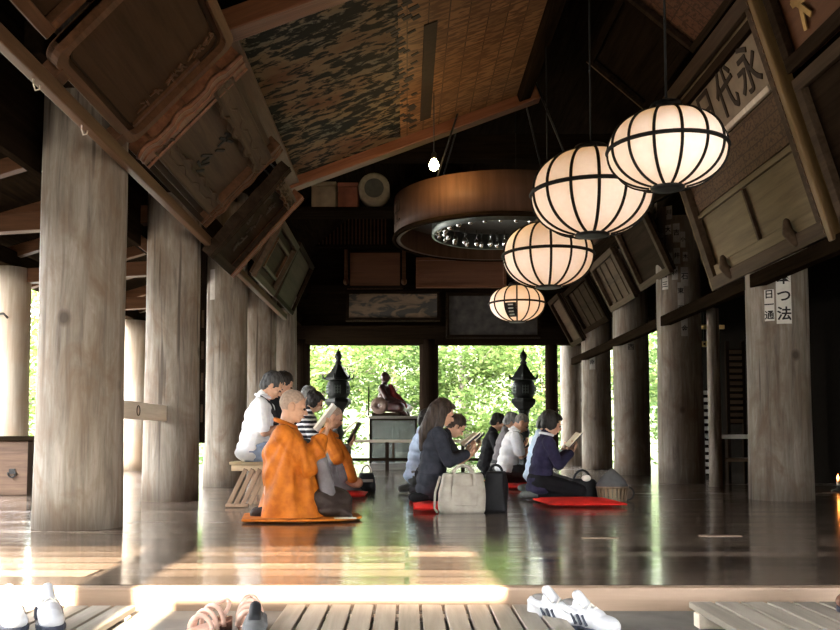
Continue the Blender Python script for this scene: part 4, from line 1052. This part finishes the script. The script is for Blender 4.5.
cushion('large red cushion lying empty in front, right of the navy jacket', 1.47, 7.78, .66, .70, .055, R(3))
t, J = figure('short black-haired person in a navy jacket reading beside the large red cushion', (1.27, 8.38, .01), 4, .85, 0, True, 9, 20, (.28, .50), .08, .007, fem=True)
hair(J, HBLACK, 'bob', .007); top(J, NAVY, 'jacket', 'long', .022, -.07, .008, .006); collar(J, WHITE); legs(J, BLK, 'trousers', .018, True); feet(J, GTROUS)
book(J, 'open cream book held by the person in the navy jacket', CHAR, .26, .20, .03)
t, J = figure('person in a pale blue shirt and grey trousers close behind the navy jacket', (1.39, 9.5, .01), 3, .86, 0, True, 8, 24, (.27, .47), .08, .009)
hair(J, HDARK, 'short'); top(J, PBLUE, 'shirt', 'long', .026); legs(J, GTROUS); feet(J, GTROUS)
cushion('small red cushion under the balding person in the white shirt', 1.21, 10.2, .56, .56, .055)
t, J = figure('balding person in a white shirt and dark trousers, head bowed, right group', (1.17, 10.2, .058), 3, .86, 0, True, 12, 38, (.27, .46), .08, .008, SKIN)
hair(J, HGREY, 'shaved'); top(J, WHITE, 'shirt', 'short', .028, 0, .009, .006, 1.05, 1.08); collar(J, WHITE); legs(J, TROUS); feet(J, TROUS)
cushion('small red cushion under the grey-haired person behind the white shirt', 1.26, 11.2, .56, .56, .055)
t, J = figure('grey-haired person partly hidden behind the balding one in white', (1.20, 11.2, .058), 2, .88, 0, True, 10, 28, (.27, .46), .08, .010)
hair(J, HGREY, 'short', .01); top(J, GROBE, 'shirt'); legs(J, TROUS); feet(J, TROUS)
t, J = figure('person in black with black hair, leftmost of the group near the navy jacket', (1.14, 12.3, .01), 2, .95, 0, True, 10, 26, (.27, .46), .08, .010)
hair(J, HBLACK, 'short', .01); top(J, BLK, 'jacket', 'long', .03); legs(J, BLK); feet(J, BLK)
# ------------------------------------------------------------------ bags and things on the floor
CANVAS = cloth('beige_canvas', (.42, .38, .32), (.33, .295, .245), .85, .4); BAGB = cloth('black_bag_cloth', (.016, .016, .018), rough=.6); GREYC = cloth('grey_cloth', (.11, .11, .11))
WICK = wood('basket_splints', (.13, .085, .05), (.26, .18, .11), 'z', .6, 12)
def softbox(name, w, d, h, mat, parent, bulge=.06, wr=.008, seed=0, topk=.86):
    n, m = 40, 14; vs = []
    for k in range(m + 1):
        z = k / m; sc = (1 + bulge * math.sin(PI * min(1, z * 1.1))) * (1 - (1 - topk) * z ** 2)
        if k == 0 or k == m: sc *= .94
        for j in range(n):
            a = 2 * PI * j / n; c, s = math.cos(a), math.sin(a); e = .35
            x = math.copysign(abs(c) ** e, c) * w / 2 * sc; y = math.copysign(abs(s) ** e, s) * d / 2 * sc
            q = noise.noise(V(x * 9 + seed, y * 9, z * h * 7)) * wr; vs.append((x + q * c * 2, y + q * s * 2, h * z))
    fs = [(i * n + j, i * n + (j + 1) % n, (i + 1) * n + (j + 1) % n, (i + 1) * n + j) for i in range(m) for j in range(n)]
    return MB().add(vs, fs + [tuple(reversed(range(n))), tuple(m * n + j for j in range(n))], True).build(name, mat, parent)
def handle(t, w, z, rise, y, mat, r=.011):
    return MB().tube([(w * math.cos(a), y, z + rise * math.sin(a)) for a in [PI * i / 10 for i in range(11)]], r, 7).build('handle', mat, t)
t = thing('canvas_bag', 'beige canvas bag with handles standing on the floor beside the charcoal suit', 'bag', (.43, 6.98, 0), R(4))
softbox('bag_body', .36, .2, .30, CANVAS, t, .03, .012)
handle(t, .075, .295, .07, -.05, CANVAS); handle(t, .075, .295, .06, .05, CANVAS)
for s in (-1, 1): MB().box((s * .075, -.107, .17), (.022, .006, .26)).build('strap', CANVAS, t)
MB().box((0, -.108, .135), (.20, .008, .15)).build('front_pocket', CANVAS, t, .004)
MB().tube([(-.18, -.05, .28), (-.22, -.07, .16), (-.23, -.09, .04), (-.21, -.12, .012)], .010, 6).build('shoulder_strap', CANVAS, t)
t = thing('shoulder_bag', 'tall black bag leaning against the beige canvas bag', 'bag', (.70, 7.12, 0), R(-12))
softbox('bag_body', .17, .22, .31, BAGB, t, .05, .01, 3); handle(t, .05, .3, .06, 0, BAGB)
t = thing('handbag', 'black handbag with a pale clasp behind the large red cushion', 'bag', (1.63, 8.42, 0), R(5))
softbox('bag_body', .30, .18, .19, BAGB, t, .08, .008, 5, .7); handle(t, .08, .17, .10, 0, BAGB)
MB().ell((.02, -.07, .20), (.045, .02, .03)).build('clasp', PAPER, t)
t = thing('wicker_basket', 'small wicker basket with a peaked dark grey cover, right of the black handbag', 'basket', (1.86, 8.2, 0), R(8))
mb = MB()
for j in range(22):
    a = 2 * PI * j / 22; mb.bar((.125 * math.cos(a), .10 * math.sin(a), .006), (.142 * math.cos(a), .115 * math.sin(a), .125), .026, .007, up=(math.cos(a), math.sin(a), 0))
mb.lathe([(.12, .0), (.128, .006), (.13, .012), (.118, .014)], n=28, sy=.8); mb.build('splints', WICK, t)
MB().lathe([(.136, .118), (.15, .118), (.15, .136), (.136, .136), (.136, .118)], n=28, caps=False, sy=.8).build('rim', WICK, t)
mb = MB().lathe([(.148, .12), (.145, .15), (.11, .20), (.06, .255), (.02, .29), (.003, .297)], n=28, sy=.8); o = mb.build('cover', GREYC, t)
for v, n_ in zip(o.data.vertices, [v.normal.copy() for v in o.data.vertices]): v.co += n_ * .012 * noise.noise(v.co * 14)
MB().tube([(.13 + .065 * math.sin(a), -.02, .07 - .06 * math.cos(a)) for a in [PI * i / 10 for i in range(11)]], .008, 6).build('handle', BAGB, t)
t = thing('small_bag', 'small black bag with white trim on the floor behind the smaller monk', 'bag', (-.43, 9.6, 0), R(10))
softbox('bag_body', .16, .14, .20, BAGB, t, .06, .01, 8); handle(t, .05, .19, .09, 0, PAPER); MB().box((0, -.078, .12), (.12, .006, .03)).build('trim_band', PAPER, t)
t = thing('paper_sheet', 'white sheet of paper lying on the robe hem in front of the first monk', 'paper', (-.42, 6.16, .0315), R(8))
MB().box((0, 0, 0), (.15, .11, .003)).build('sheet', PAPER, t)

# ------------------------------------------------------------------ furniture at the sides
CHESTW = wood('chest_wood', (.06, .035, .022), (.12, .072, .045), 'x', .55, 7)
t = thing('wooden_chest', 'brown wooden chest with dark lid at the far left, before the pale outer pillar', 'chest', (-4.15, 9.3, 0))
MB().box((0, 0, .27), (.84, .6, .54)).build('body', CHESTW, t, .01); MB().box((0, 0, .565), (.9, .66, .05)).build('lid', DARKX, t, .01)
for s in (-1, 1): MB().box((s * .4, -.305, .27), (.05, .02, .54)).build('corner_strip', DARKZ, t)
mb = MB().tube([(.22 + .04 * math.cos(a), -.315, .23 - abs(.05 * math.sin(a))) for a in [PI * i / 8 for i in range(9)]], .008, 6); mb.build('ring_handle', BLACK, t); MB().box((.22, -.305, .24), (.06, .012, .05)).build('handle_plate', BLACK, t)
for i in range(7): MB().box((-.395, -.318, .06 + .07 * i), (.02, .01, .02)).build('stud', BLACK, t)
t = thing('hanging_signboard', 'narrow red-brown upright signboard between the second and third left pillars', 'signboard', (at(198, 437, 9.1).x, 9.1, .52))
MB().box((-.025, 0, 1.03), (.05, .05, 2.06)).build('face_rail', wood('red_brown_post', (.15, .065, .04), (.24, .115, .07), 'z', .5, 8), t, .004); MB().box((.03, .03, 1.03), (.06, .03, 2.06)).build('dark_panel', DARKZ, t)
for z in (.3, .62, .94, 1.26): MB().box((.03, .012, z), (.022, .006, .18)).build('worn_character', PLAQG, t)
MB().tube([(0, .02, 2.05), (0, .02, 2.75)], .008, 6).build('hanging_rod', BLACK, t)
t = thing('plank_rail', 'pale horizontal plank between the two nearest left pillars with a faint round mark', 'rail', (-2.17, 7.08, .72))
MB().box((0, 0, .07), (.05, 1.93, .14)).build('plank', PALEY, t, .006)
MB().tube([(.028, .1 + .04 * math.cos(a), .07 + .04 * math.sin(a)) for a in [2 * PI * i / 16 for i in range(17)]], .004, 5).build('round_mark', FADED, t)
t = thing('iron_bracket', 'black iron bracket with a hook fixed to the pale outer pillar at far left', 'bracket', (-4.84, 10.46, 2.0))
MB().tube([(-.12, 0, .0), (.12, 0, .02), (.17, 0, -.03)], .014, 6).build('arm', BLACK, t); MB().tube([(-.12, 0, .03), (-.12, 0, -.75)], .016, 6).build('upright', BLACK, t)
for hx in ((-1.825, 4.3), (-1.825, 4.95)):
    t = thing('wire_hook', 'small pale wire hook under the brown rail, above the nearest left pillar\'s %s side' % ('near' if hx[1] < 4.5 else 'far'), 'hook', (hx[0], hx[1], 2.33), 0, 'wire hooks under the brown rail')
    MB().tube([(0, 0, .02), (0, 0, -.03), (.01, 0, -.06), (.03, 0, -.055), (.034, 0, -.035)], .004, 6).build('wire', PALEY, t)

# ------------------------------------------------------------------ bronze lanterns, statue, barrier at the garden side
BRONZE = plain('dark_bronze', (.008, .009, .008), .6, .3)
def toro(label, px):
    d = 17.1; t = thing('bronze_lantern', label, 'lantern', (at(px, 437, d).x, d, 0), R(20), 'tall bronze lanterns')
    MB().lathe([(.30, 0), (.31, .08), (.25, .12), (.24, .22), (.15, .30)], n=6, smooth=False).build('base', BRONZE, t)
    MB().lathe([(.15, .28), (.11, .36), (.085, .55), (.12, .66), (.085, .75), (.095, 1.02), (.13, 1.10)], n=20).build('shaft', BRONZE, t)
    MB().lathe([(.10, 1.08), (.20, 1.16), (.26, 1.24), (.25, 1.30), (.17, 1.33)], n=6, smooth=False).build('platform', BRONZE, t)
    b = MB().lathe([(.17, 1.32), (.215, 1.40), (.22, 1.52), (.20, 1.62), (.16, 1.66)], n=18).build('fire_box', BRONZE, t)
    for i in range(6):
        a = PI / 3 * i + .2; u = V(-math.sin(a), math.cos(a), 0); c = V(math.cos(a), math.sin(a), 0) * .226 + V(0, 0, 1.48); mb = MB()
        for q in (-1, 0, 1): mb.bar(c + u * .05 * q + V(0, 0, -.08), c + u * .05 * q + V(0, 0, .08), .01, .01); mb.bar(c - u * .06 + V(0, 0, .055 * q), c + u * .06 + V(0, 0, .055 * q), .01, .01)
        mb.build('lattice', plain('verdigris_lattice', (.05, .065, .055), .5, .3) if i == 0 and 'verdigris_lattice' not in MATS else MATS['verdigris_lattice'], b)
    mb = MB().lathe([(.265, 1.66), (.26, 1.70), (.21, 1.75), (.15, 1.83), (.09, 1.92), (.05, 1.97)], n=6, smooth=False)
    for i in range(6):
        a = PI / 3 * i; p = V(math.cos(a), math.sin(a), 0); mb.tube([p * .24 + V(0, 0, 1.68), p * .29 + V(0, 0, 1.70), p * .31 + V(0, 0, 1.75), p * .29 + V(0, 0, 1.78)], [.02, .018, .014, .006], 6)
    mb.build('roof', BRONZE, t)
    mb = MB().lathe([(.05, 1.95), (.075, 1.99), (.04, 2.03), (.07, 2.10), (.065, 2.15), (.02, 2.22), (.003, 2.28)], n=14); mb.build('finial', BRONZE, t)
toro('tall dark bronze lantern in the left garden opening', 338); toro('tall dark bronze lantern in the right garden opening', 524)
# seated statue on its glass-fronted cabinet
cd = 16.1; cx = at(393.5, 437, cd).x
GLASS = plain('cabinet_glass', (.55, .62, .56), .08, var=.03); gm = GLASS.node_tree.nodes['Principled BSDF']; gm.inputs['Transmission Weight'].default_value = .75; gm.inputs['IOR'].default_value = 1.3
t = thing('display_cabinet', 'dark framed glass cabinet under the red seated statue', 'cabinet', (cx, cd, 0))
MB().box((0, 0, .06), (.84, .6, .12)).build('plinth', wood('grey_plinth_wood', (.16, .15, .13), (.26, .25, .22), 'x'), t, .008)
MB().box((0, .28, .53), (.80, .03, .82)).build('back_panel', GROBE, t); MB().box((0, 0, .925), (.86, .62, .05)).build('cabinet_top', wood('grey_top_wood', (.20, .18, .15), (.33, .30, .26), 'x'), t, .006)
for sx_ in (-1, 1):
    for sy_ in (-1, 1): MB().box((sx_ * .40, sy_ * .28, .51), (.04, .04, .78)).build('corner_post', DARKZ, t)
for z in (.50, .89): MB().box((0, -.285, z), (.78, .03, .04)).build('cross_rail', DARKX, t)
MB().box((0, -.285, .31), (.03, .028, .34)).build('mullion', PLAQG, t); MB().box((0, 0, .50), (.76, .54, .02)).build('shelf', DARKX, t)
MB().box((0, -.283, .70), (.76, .008, .34)).build('upper_pane', GLASS, t); MB().box((0, -.283, .31), (.76, .008, .34)).build('lower_pane', GLASS, t)
for i, (x, z, w_, h_, m_, lab) in enumerate(((-.2, .125, .22, .22, BAGB, 'dark box inside the cabinet, bottom left'), (.16, .125, .26, .16, PAPER, 'white folded paper inside the cabinet, bottom right'), (-.16, .515, .28, .26, GROBE, 'grey box inside the cabinet, upper left'), (.2, .515, .2, .2, PLAQG, 'brown box inside the cabinet, upper right'))):
    q = thing('stored_box', lab, 'box', (cx + x, cd + .03, z), 0, 'boxes inside the cabinet'); MB().box((0, 0, h_ / 2), (w_, .2, h_)).build('body', m_, q, .01); MB().box((0, 0, h_ + .012), (w_ * 1.03, .206, .022)).build('lid', m_, q, .004)
STAT = plain('dark_red_lacquer', (.04, .010, .007), .38, var=.4, scale=9); STAT2 = plain('red_cloth_bib', (.22, .03, .028), .7, var=.2)
sz = .952
t = thing('seated_statue', 'dark red statue of a seated shaven figure in a chair on the glass cabinet', 'statue', (cx - .02, cd, sz), R(-14))
mb = MB(); mb.ell((-.14, 0, .70), (.085, .078, .10)); mb.ell((-.105, 0, .665), (.05, .055, .06)); mb.cap((-.15, 0, .58), (-.14, 0, .62), .055, .05)
for q, rx, ry in ((.22, .15, .19), (.34, .125, .165), (.46, .115, .17)): mb.ell((-.16 + q * .04, 0, q), (rx, ry, .11))
mb.cap((-.15, -.14, .50), (-.15, .14, .50), .075, .075); mb.cap((-.05, 0, .70), (-.035, 0, .675), .012, .016)
for s in (-1, 1):
    mb.ell((-.15, s * .082, .69), (.02, .012, .04)); mb.chain([(-.15, s * .18, .49), (-.05, s * .21, .32), (.12, s * .10, .27)], [.06, .055, .035]); mb.ell((.15, s * .07, .265), (.045, .035, .025))
    for k in range(4): mb.cap((.17, s * (.05 + .016 * k), .265), (.215, s * (.05 + .014 * k), .255), .009, .008)
    mb.chain([(-.1, s * .1, .17), (.20, s * .24, .15), (.20, s * -.05, .10)], [.10, .085, .055])
blob(mb, 'body', STAT, t, .009, 3, .003, (12, 12, 12))
mb = MB(); mb.ell((.06, 0, .17), (.2, .26, .10)); mb.cap((.15, -.2, .12), (.26, -.1, .02), .07, .05); mb.cap((.15, .2, .12), (.26, .1, .02), .07, .05); blob(mb, 'robe', STAT, t, .010, 4, .006, (10, 10, 10))
mb = MB(); mb.chain([(-.03, 0, .53), (.02, 0, .40), (.12, 0, .30), (.22, 0, .18)], [.05, .06, .07, .06]); blob(mb, 'bib', STAT2, t, .010, 4, .005, (10, 10, 10))
MB().box((-.05, 0, .03), (.5, .6, .055)).build('seat_board', PLAQD, t, .006)
mb = MB().lathe([(.035, -.02), (.15, -.02), (.15, .02), (.035, .02), (.035, -.02)], (-.16, -.30, .18), 32, caps=False, M=Matrix(((1, 0, 0), (0, 0, -1), (0, 1, 0)))); mb.build('round_arm_panel', wood('pink_brown_wood', (.14, .09, .07), (.22, .15, .115), 'x'), t)
MB().tube([(-.37, -.24, -.2 * 0), (-.37, -.24, .52)], .014, 6).build('chair_post', DARKZ, t)
t = thing('barrier', 'low barrier with a pale top rail in front of the glass cabinet', 'barrier', (at(425, 437, 15.3).x, 15.3, 0))
L = at(503, 437, 15.3).x - at(347, 437, 15.3).x
MB().box((0, 0, .51), (L, .06, .05)).build('top_rail', wood('pale_rail_wood', (.36, .31, .23), (.5, .44, .35), 'x'), t, .006); MB().box((0, 0, .20), (L, .05, .05)).build('lower_rail', DARKX, t)
for i in range(5): MB().box((-L / 2 + .04 + (L - .08) * i / 4, 0, .25), (.06, .06, .5)).build('post', DARKZ, t)
# ------------------------------------------------------------------ the dark side room at the right
TAGW = wood('pale_tag_wood', (.48, .46, .42), (.62, .60, .56), 'x', .6, 9)
def rack(label, px, y, w, z0, z1, n, mat):
    t = thing('tag_rack', label, 'rack', (at(px, 437, y).x, y, 0), 0, 'slatted racks in the side room')
    for s in (-1, 1): MB().box((s * (w / 2 + .02), .02, z1 / 2 + .05), (.04, .06, z1 + .1)).build('post', DARKZ, t)
    MB().box((0, .045, (z0 + z1) / 2), (w, .015, z1 - z0)).build('back_board', DARKZ, t)
    for i in range(n): MB().box((0, 0, z0 + (z1 - z0) * (i + .5) / n), (w, .02, (z1 - z0) / n * .55)).build('slat', mat, t)
rack('rack of pale horizontal wooden tags right of the tag-dotted pillar', 709, 12.6, .21, .05, 1.25, 12, TAGW)
rack('dimmer slatted rack left of the pale tagged pillar', 737, 11.9, .17, .75, 1.75, 12, PLAQG)
t = thing('altar_table', 'grey-topped dark table between the slatted racks and the pale tagged pillar', 'table', (at(748, 437, 10.9).x, 11.2, 0))
MB().box((0, 0, .585), (.66, .5, .05)).build('table_top', TAGW, t, .006); MB().box((0, 0, .30), (.56, .4, .04)).build('lower_shelf', PLAQG, t)
for sx_ in (-1, 1):
    for sy_ in (-1, 1): MB().box((sx_ * .28, sy_ * .2, .28), (.05, .05, .56)).build('leg', DARKZ, t)
for py, px, w_, h_, lab in ((302, 703, .10, .12, 'square gilt ornament, topmost beside the tag-dotted pillar'), (327, 712, .36, .06, 'long gilt bar below the square ornament'), (344, 704, .12, .08, 'small gilt plate, lowest beside the tag-dotted pillar')):
    p = at(px, py, 13.0); t = thing('gilt_ornament', lab, 'ornament', p, 0, 'gilt ornaments in the side room')
    MB().box((0, 0, 0), (w_, .03, h_)).build('plate', GILT, t, .006); MB().ell((0, -.02, 0), (h_ * .22, .012, h_ * .22), n=12).build('boss', PLAQD, t); MB().tube([(0, .01, h_ / 2), (0, .01, 3.3 - p.z)], .006, 5).build('cord', BLACK, t)
p = at(838, 481, 9.6)
t = thing('candle_stand', 'small lit candle glowing orange at the right edge of the picture', 'candle', (p.x, 9.6, 0))
MB().lathe([(.07, 0), (.07, .015), (.015, .03), (.012, .06), (.03, .07)], n=16).build('stand', BLACK, t); MB().lathe([(.014, .07), (.014, .12)], n=12).build('candle', PAPER, t)
MB().lathe([(.002, .12), (.012, .14), (.010, .155), (.001, .185)], n=10).build('flame', plain('flame', (.9, .4, .1), .5, em=((1, .32, .06), 9)), t)
# ------------------------------------------------------------------ paper tags on the pillars
def ptag(label, px, py, w, h, pc, r, text_=None, mat=PAPER, group=None, tw=.9):
    """a paper pasted on a round pillar; pc = pillar centre (x, y)"""
    gap = .003; x = px; ang = math.asin(max(-1, min(1, (x - pc[0]) / r)))       # 0 faces the viewer side (-Y)
    q = V(pc[0] + (r + gap) * math.sin(ang), pc[1] - (r + gap) * math.cos(ang), py)
    t = thing('paper_tag', label, 'paper tag', q, ang, group)
    vs, fs, n = [], [], 6
    for i in range(n + 1):
        a = (i / n - .5) * w / r
        for rr in (r + gap, r + gap + .003):
            for z in (-h / 2, h / 2): vs.append((rr * math.sin(a), r + gap - rr * math.cos(a), z))
    for i in range(n):
        b = i * 4; c = b + 4; fs += [(b, c, c + 1, b + 1), (b + 2, b + 3, c + 3, c + 2), (b + 1, c + 1, c + 3, b + 3), (b, b + 2, c + 2, c)]
    MB().add(vs, fs).build('paper', mat, t)
    if text_:
        k = len(text_)
        for i, ch in enumerate(text_):
            text('character', ch, INK, t, (0, -.006, h / 2 - h * (i + .5) / k), min(w * tw * 1.12, h / k * 1.05), rot=(PI / 2, 0, 0), depth=.002, thick=w * .02)
    return t
pc = (at(780, 437, 8.44).x, 8.44); rr = .285 * .955
TG2 = 'large paper tags on the nearest right pillar'
X = lambda px, d=8.2: at(px, 437, d).x
ptag('large white paper tag with three bold black characters, rightmost on the nearest right pillar', X(786), at(0, 297, 8.2).z, .13, .50, pc, rr, '本つ法', group=TG2)
ptag('shorter white paper tag with three characters, left of the bold tag', X(773.5), at(0, 305, 8.2).z, .085, .29, pc, rr, '日一通', group=TG2)
ptag('small worn paper tag above the shorter tag on the nearest right pillar', X(772), at(0, 279, 8.2).z, .065, .085, pc, rr, '日', plain('worn_paper', (.55, .51, .46), .8), TG2)
pc = (at(681, 437, 11.45).x, 11.45); rr = .285 * .95; X = lambda px: at(px, 437, 11.2).x
WP = MATS['worn_paper']; GP = plain('grey_worn_paper', (.36, .33, .29), .85)
SM = [(662, 206, .10, .20, '山', WP), (674, 212, .07, .17, '川', GP), (682, 209, .06, .14, '田', GP), (668, 238, .07, .17, '中', GP), (673, 229, .075, .12, '大', WP), (680, 233, .08, .24, '吉', GP), (686, 240, .06, .2, '小', GP),
      (674, 259, .07, .17, '上', GP), (680, 256, .075, .2, '井', GP), (688, 257, .06, .12, '木', GP), (670, 279, .085, .24, '日三', WP), (678, 273, .07, .17, '村', GP), (687, 277, .09, .24, '石', GP), (683, 300, .075, .44, '東西', GP), (686, 322, .08, .36, '一金', GP)]
names = ['highest at the left', 'second in the highest row', 'third in the highest row', 'lowest left in the second cluster', 'palest in the second cluster', 'tall one in the second cluster', 'rightmost in the second cluster', 'left one of the third cluster', 'middle one of the third cluster', 'right one of the third cluster', 'white and two-character, lower left', 'just right of the white two-character one', 'broad one at the right, lower cluster', 'long narrow one below the clusters', 'lowest of all']
for (px, py, w_, h_, tx, m_), nm in zip(SM, names): ptag('small paper tag on the tag-dotted pillar, ' + nm, X(px), at(0, py, 11.2).z, w_, h_, pc, rr, tx, m_, 'small paper tags on the tag-dotted pillar')
pc = (at(632, 437, 14).x, 14.0)
ptag('grey paper tag high on the pillar left of the tag-dotted one', at(633, 437, 13.7).x, at(0, 347, 13.7).z, .1, .22, pc, .28 * .95, '西', GP)
pc = (at(597, 437, 16.6).x, 16.6)
ptag('pale worn paper tag on the pillar behind the open book', at(594, 437, 16.3).x, at(0, 362, 16.3).z, .1, .26, pc, .275 * .95, '南', GP)
pc = (LX, 10.75)
ptag('narrow pale paper strip high on the pillar behind the white-shirted person', at(210, 437, 10.5).x, at(0, 284, 10.5).z, .07, .36, pc, .258 * .955, None, WP)

# ------------------------------------------------------------------ duckboards and shoes in front
def duckboard(label, x0, x1, y0, y1, zt, n, mats, zg=-.09):
    t = thing('duckboard', label, 'duckboard', ((x0 + x1) / 2, (y0 + y1) / 2, zg), 0, 'slatted duckboards before the hall'); w = x1 - x0; p = w / n; h = zt - zg
    for i in range(n): MB().box((-w / 2 + p * (i + .5), 0, h - .011), (p - .012, y1 - y0, .022)).build('slat', mats, t, .003)
    for y in (-(y1 - y0) / 2 + .12, (y1 - y0) / 2 - .10): MB().box((0, y, (h - .022) / 2), (w, .06, h - .022)).build('bearer', PALEY, t, .004)
duckboard('brown slatted duckboard in the middle, partly in the sun patch', -.46, .56, 2.3, 3.45, -.052, 12, SLATY)
duckboard('sunlit slatted duckboard at lower left under the white shoes', -2.0, -1.02, 2.3, 3.45, -.056, 11, SLATY)
duckboard('grey slatted duckboard with pale edges at lower right', 1.02, 2.06, 2.3, 3.32, -.018, 11, SLATY)
SHW = plain('white_shoe_leather', (.42, .42, .43), .45, var=.04); SHL = cloth('grey_shoe_lining', (.16, .15, .14)); SOLE = plain('dark_sole', (.03, .035, .05), .6); SHB = plain('brown_shoe_leather', (.16, .075, .05), .18, var=.2); SHP = plain('pink_beige_strap', (.56, .36, .28), .5)
def shoe(name, label, x, y, z, yaw, upper, lining, sole, laces=True, group=None, tilt=0):
    t = thing(name, label, 'shoe', (x, y, z), R(yaw), group)
    def outline(k):
        return [(-.125 + .26 * u, s * k * w) for s in (1, -1) for u, w in ([(0, .022), (.06, .032), (.25, .036), (.45, .036), (.65, .046), (.8, .046), (.93, .033), (1, .012)] if s > 0 else [(1, .012), (.93, .033), (.8, .046), (.65, .046), (.45, .036), (.25, .036), (.06, .032), (0, .022)])]
    MB().prism(outline(1.0), 0, .022).build('sole', sole, t, .005)
    mb = MB()
    mb.ell((.085, 0, .035), (.055, .042, .034)); mb.ell((.03, 0, .045), (.06, .041, .042)); mb.ell((-.04, 0, .042), (.06, .036, .04)); mb.ell((-.09, 0, .05), (.038, .034, .048)); mb.cap((.0, 0, .06), (-.035, 0, .085), .032, .026)
    for s in (-1, 1): mb.cap((-.02, s * .026, .06), (-.1, s * .02, .075), .016, .015)
    mb.cap((-.105, 0, .05), (-.114, 0, .078), .022, .013)
    up = blob(mb, 'upper', upper, t, .004, 4)
    for v in up.data.vertices: v.co.z = max(v.co.z, .02)
    MB().ell((-.062, 0, .088), (.048, .024, .016)).build('lining', lining, t)
    mb = MB().chain([(-.005, 0, .088), (-.04, 0, .118)], [.022, .02]); tg = blob(mb, 'tongue', lining if not laces else upper, t, .004, 2)
    if laces:
        for sd in (-1, 1):
            for i in range(3): MB().bar((.035 - .024 * i, sd * .0415, .03), (.012 - .024 * i, sd * .037, .062), .007, .008, up=(0, 1, 0)).build('side_stripe', SOLE, t)
        for i in range(4): MB().tube([(.045 - .02 * i, -.024, .071 + .007 * i), (.04 - .02 * i, 0, .090 + .008 * i), (.045 - .02 * i, .024, .071 + .007 * i)], .0035, 5).build('lace', PAPER, t)
    return t
SG = 'shoes left before the hall'
shoe('sneaker', 'white striped sneaker right of centre at the bottom, nearer of its pair', .62, 3.15, -.09, -52, SHW, SHL, SOLE, True, SG)
shoe('sneaker', 'white striped sneaker right of centre at the bottom, farther of its pair', .53, 3.25, -.09, -50, SHW, SHL, SOLE, True, SG)
shoe('sneaker', 'overexposed white shoe at lower left, on the sunlit duckboard', -1.21, 3.08, -.055, -62, SHW, SHL, SOLE, True, SG)
shoe('sneaker', 'white shoe nearest the lower left corner of the sunlit duckboard', -1.33, 3.06, -.055, -58, SHW, SHL, SOLE, True, SG)
def sandal(label, x, y, z, yaw, roll=0):
    t = thing('sandal', label, 'sandal', (x, y, z), R(yaw), 'sandals left before the hall')
    o = [(-.12 + .25 * u, s * w) for s in (1, -1) for u, w in ([(0, .02), (.1, .032), (.4, .032), (.7, .043), (.9, .036), (1, .012)] if s > 0 else [(1, .012), (.9, .036), (.7, .043), (.4, .032), (.1, .032), (0, .02)])]
    MB().prism(o, 0, .018).build('sole', SHB, t, .004); MB().prism([(a * .96, b * .9) for a, b in o], .018, .024).build('insole', SHP, t)
    MB().box((-.085, 0, .009), (.05, .055, .05)).build('heel', SHB, t, .006)
    for xx, hh in ((.075, .05), (.04, .062), (-.01, .07)):
        MB().tube([(xx + .01 * math.cos(a) * 0, .042 * math.cos(a), .016 + hh * math.sin(a)) for a in [PI * i / 10 for i in range(11)]], .009, 6).build('strap', SHP, t)
    MB().tube([(-.02 - .09 * math.sin(a), .034 * math.cos(a), .05 + .035 * math.sin(a)) for a in [PI * i / 10 for i in range(11)]], .008, 6).build('heel_strap', SHP, t)
    return t
sandal('pinkish strappy sandal in the sun, heel towards the hall', -.545, 3.17, -.074, -80); sandal('pinkish strappy sandal left of its mate in the sun', -.66, 3.08, -.074, -105)
shoe('dark_shoe', 'dark grey shoe below the pinkish sandals at the bottom edge', -.49, 2.93, -.09, -85, GREYC, BAGB, SOLE, False, SG)
shoe('leather_shoe', 'shiny brown leather shoe at the right edge on the grey duckboard', 1.60, 3.14, -.017, 195, SHB, BAGB, SOLE, False, SG)
# ------------------------------------------------------------------ light
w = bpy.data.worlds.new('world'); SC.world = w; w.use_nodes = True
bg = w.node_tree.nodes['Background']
tc = N(w.node_tree, 'ShaderNodeTexCoord'); sp = N(w.node_tree, 'ShaderNodeSeparateXYZ')
w.node_tree.links.new(tc.outputs['Generated'], sp.inputs[0])
c = ramp(w.node_tree, sp.outputs['Z'], [(.0, (1, .975, .94)), (.5, (.92, .96, 1.0)), (1.0, (.75, .87, 1.0))])
w.node_tree.links.new(c, bg.inputs['Color'])
# hazy sky, brightest to the left and behind the viewer where the sun stands, weaker over the garden
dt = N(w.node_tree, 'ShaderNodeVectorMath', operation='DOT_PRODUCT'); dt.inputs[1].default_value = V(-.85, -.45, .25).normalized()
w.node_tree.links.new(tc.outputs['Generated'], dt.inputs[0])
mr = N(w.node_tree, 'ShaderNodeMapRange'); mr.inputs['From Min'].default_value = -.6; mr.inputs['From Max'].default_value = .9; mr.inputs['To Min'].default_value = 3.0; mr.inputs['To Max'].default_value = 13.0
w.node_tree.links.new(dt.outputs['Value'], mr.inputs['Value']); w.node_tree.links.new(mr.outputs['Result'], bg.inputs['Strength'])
sl = bpy.data.lights.new('sun', 'SUN'); so = bpy.data.objects.new('sun', sl); COL.objects.link(so)
sl.energy = 24; sl.angle = R(.6); sl.color = (1, .86, .66)
el = R(26.6); d = V(-.035, 1, 0).normalized() * math.cos(el) + V(0, 0, -math.sin(el))
so.rotation_euler = d.to_track_quat('-Z', 'Y').to_euler(); so.location = (0, -6, 8)
SC.view_settings.view_transform = 'Standard'; SC.view_settings.look = 'None'; SC.view_settings.gamma = 1; SC.view_settings.use_curve_mapping = False
SC.view_settings.exposure = 2.2
bpy.data.scenes.remove(BAKE)
SC.cycles.use_denoising = True
SC.cycles.max_bounces = 10; SC.cycles.diffuse_bounces = 5; SC.cycles.transparent_max_bounces = 8
SC.cycles.sample_clamp_indirect = 8
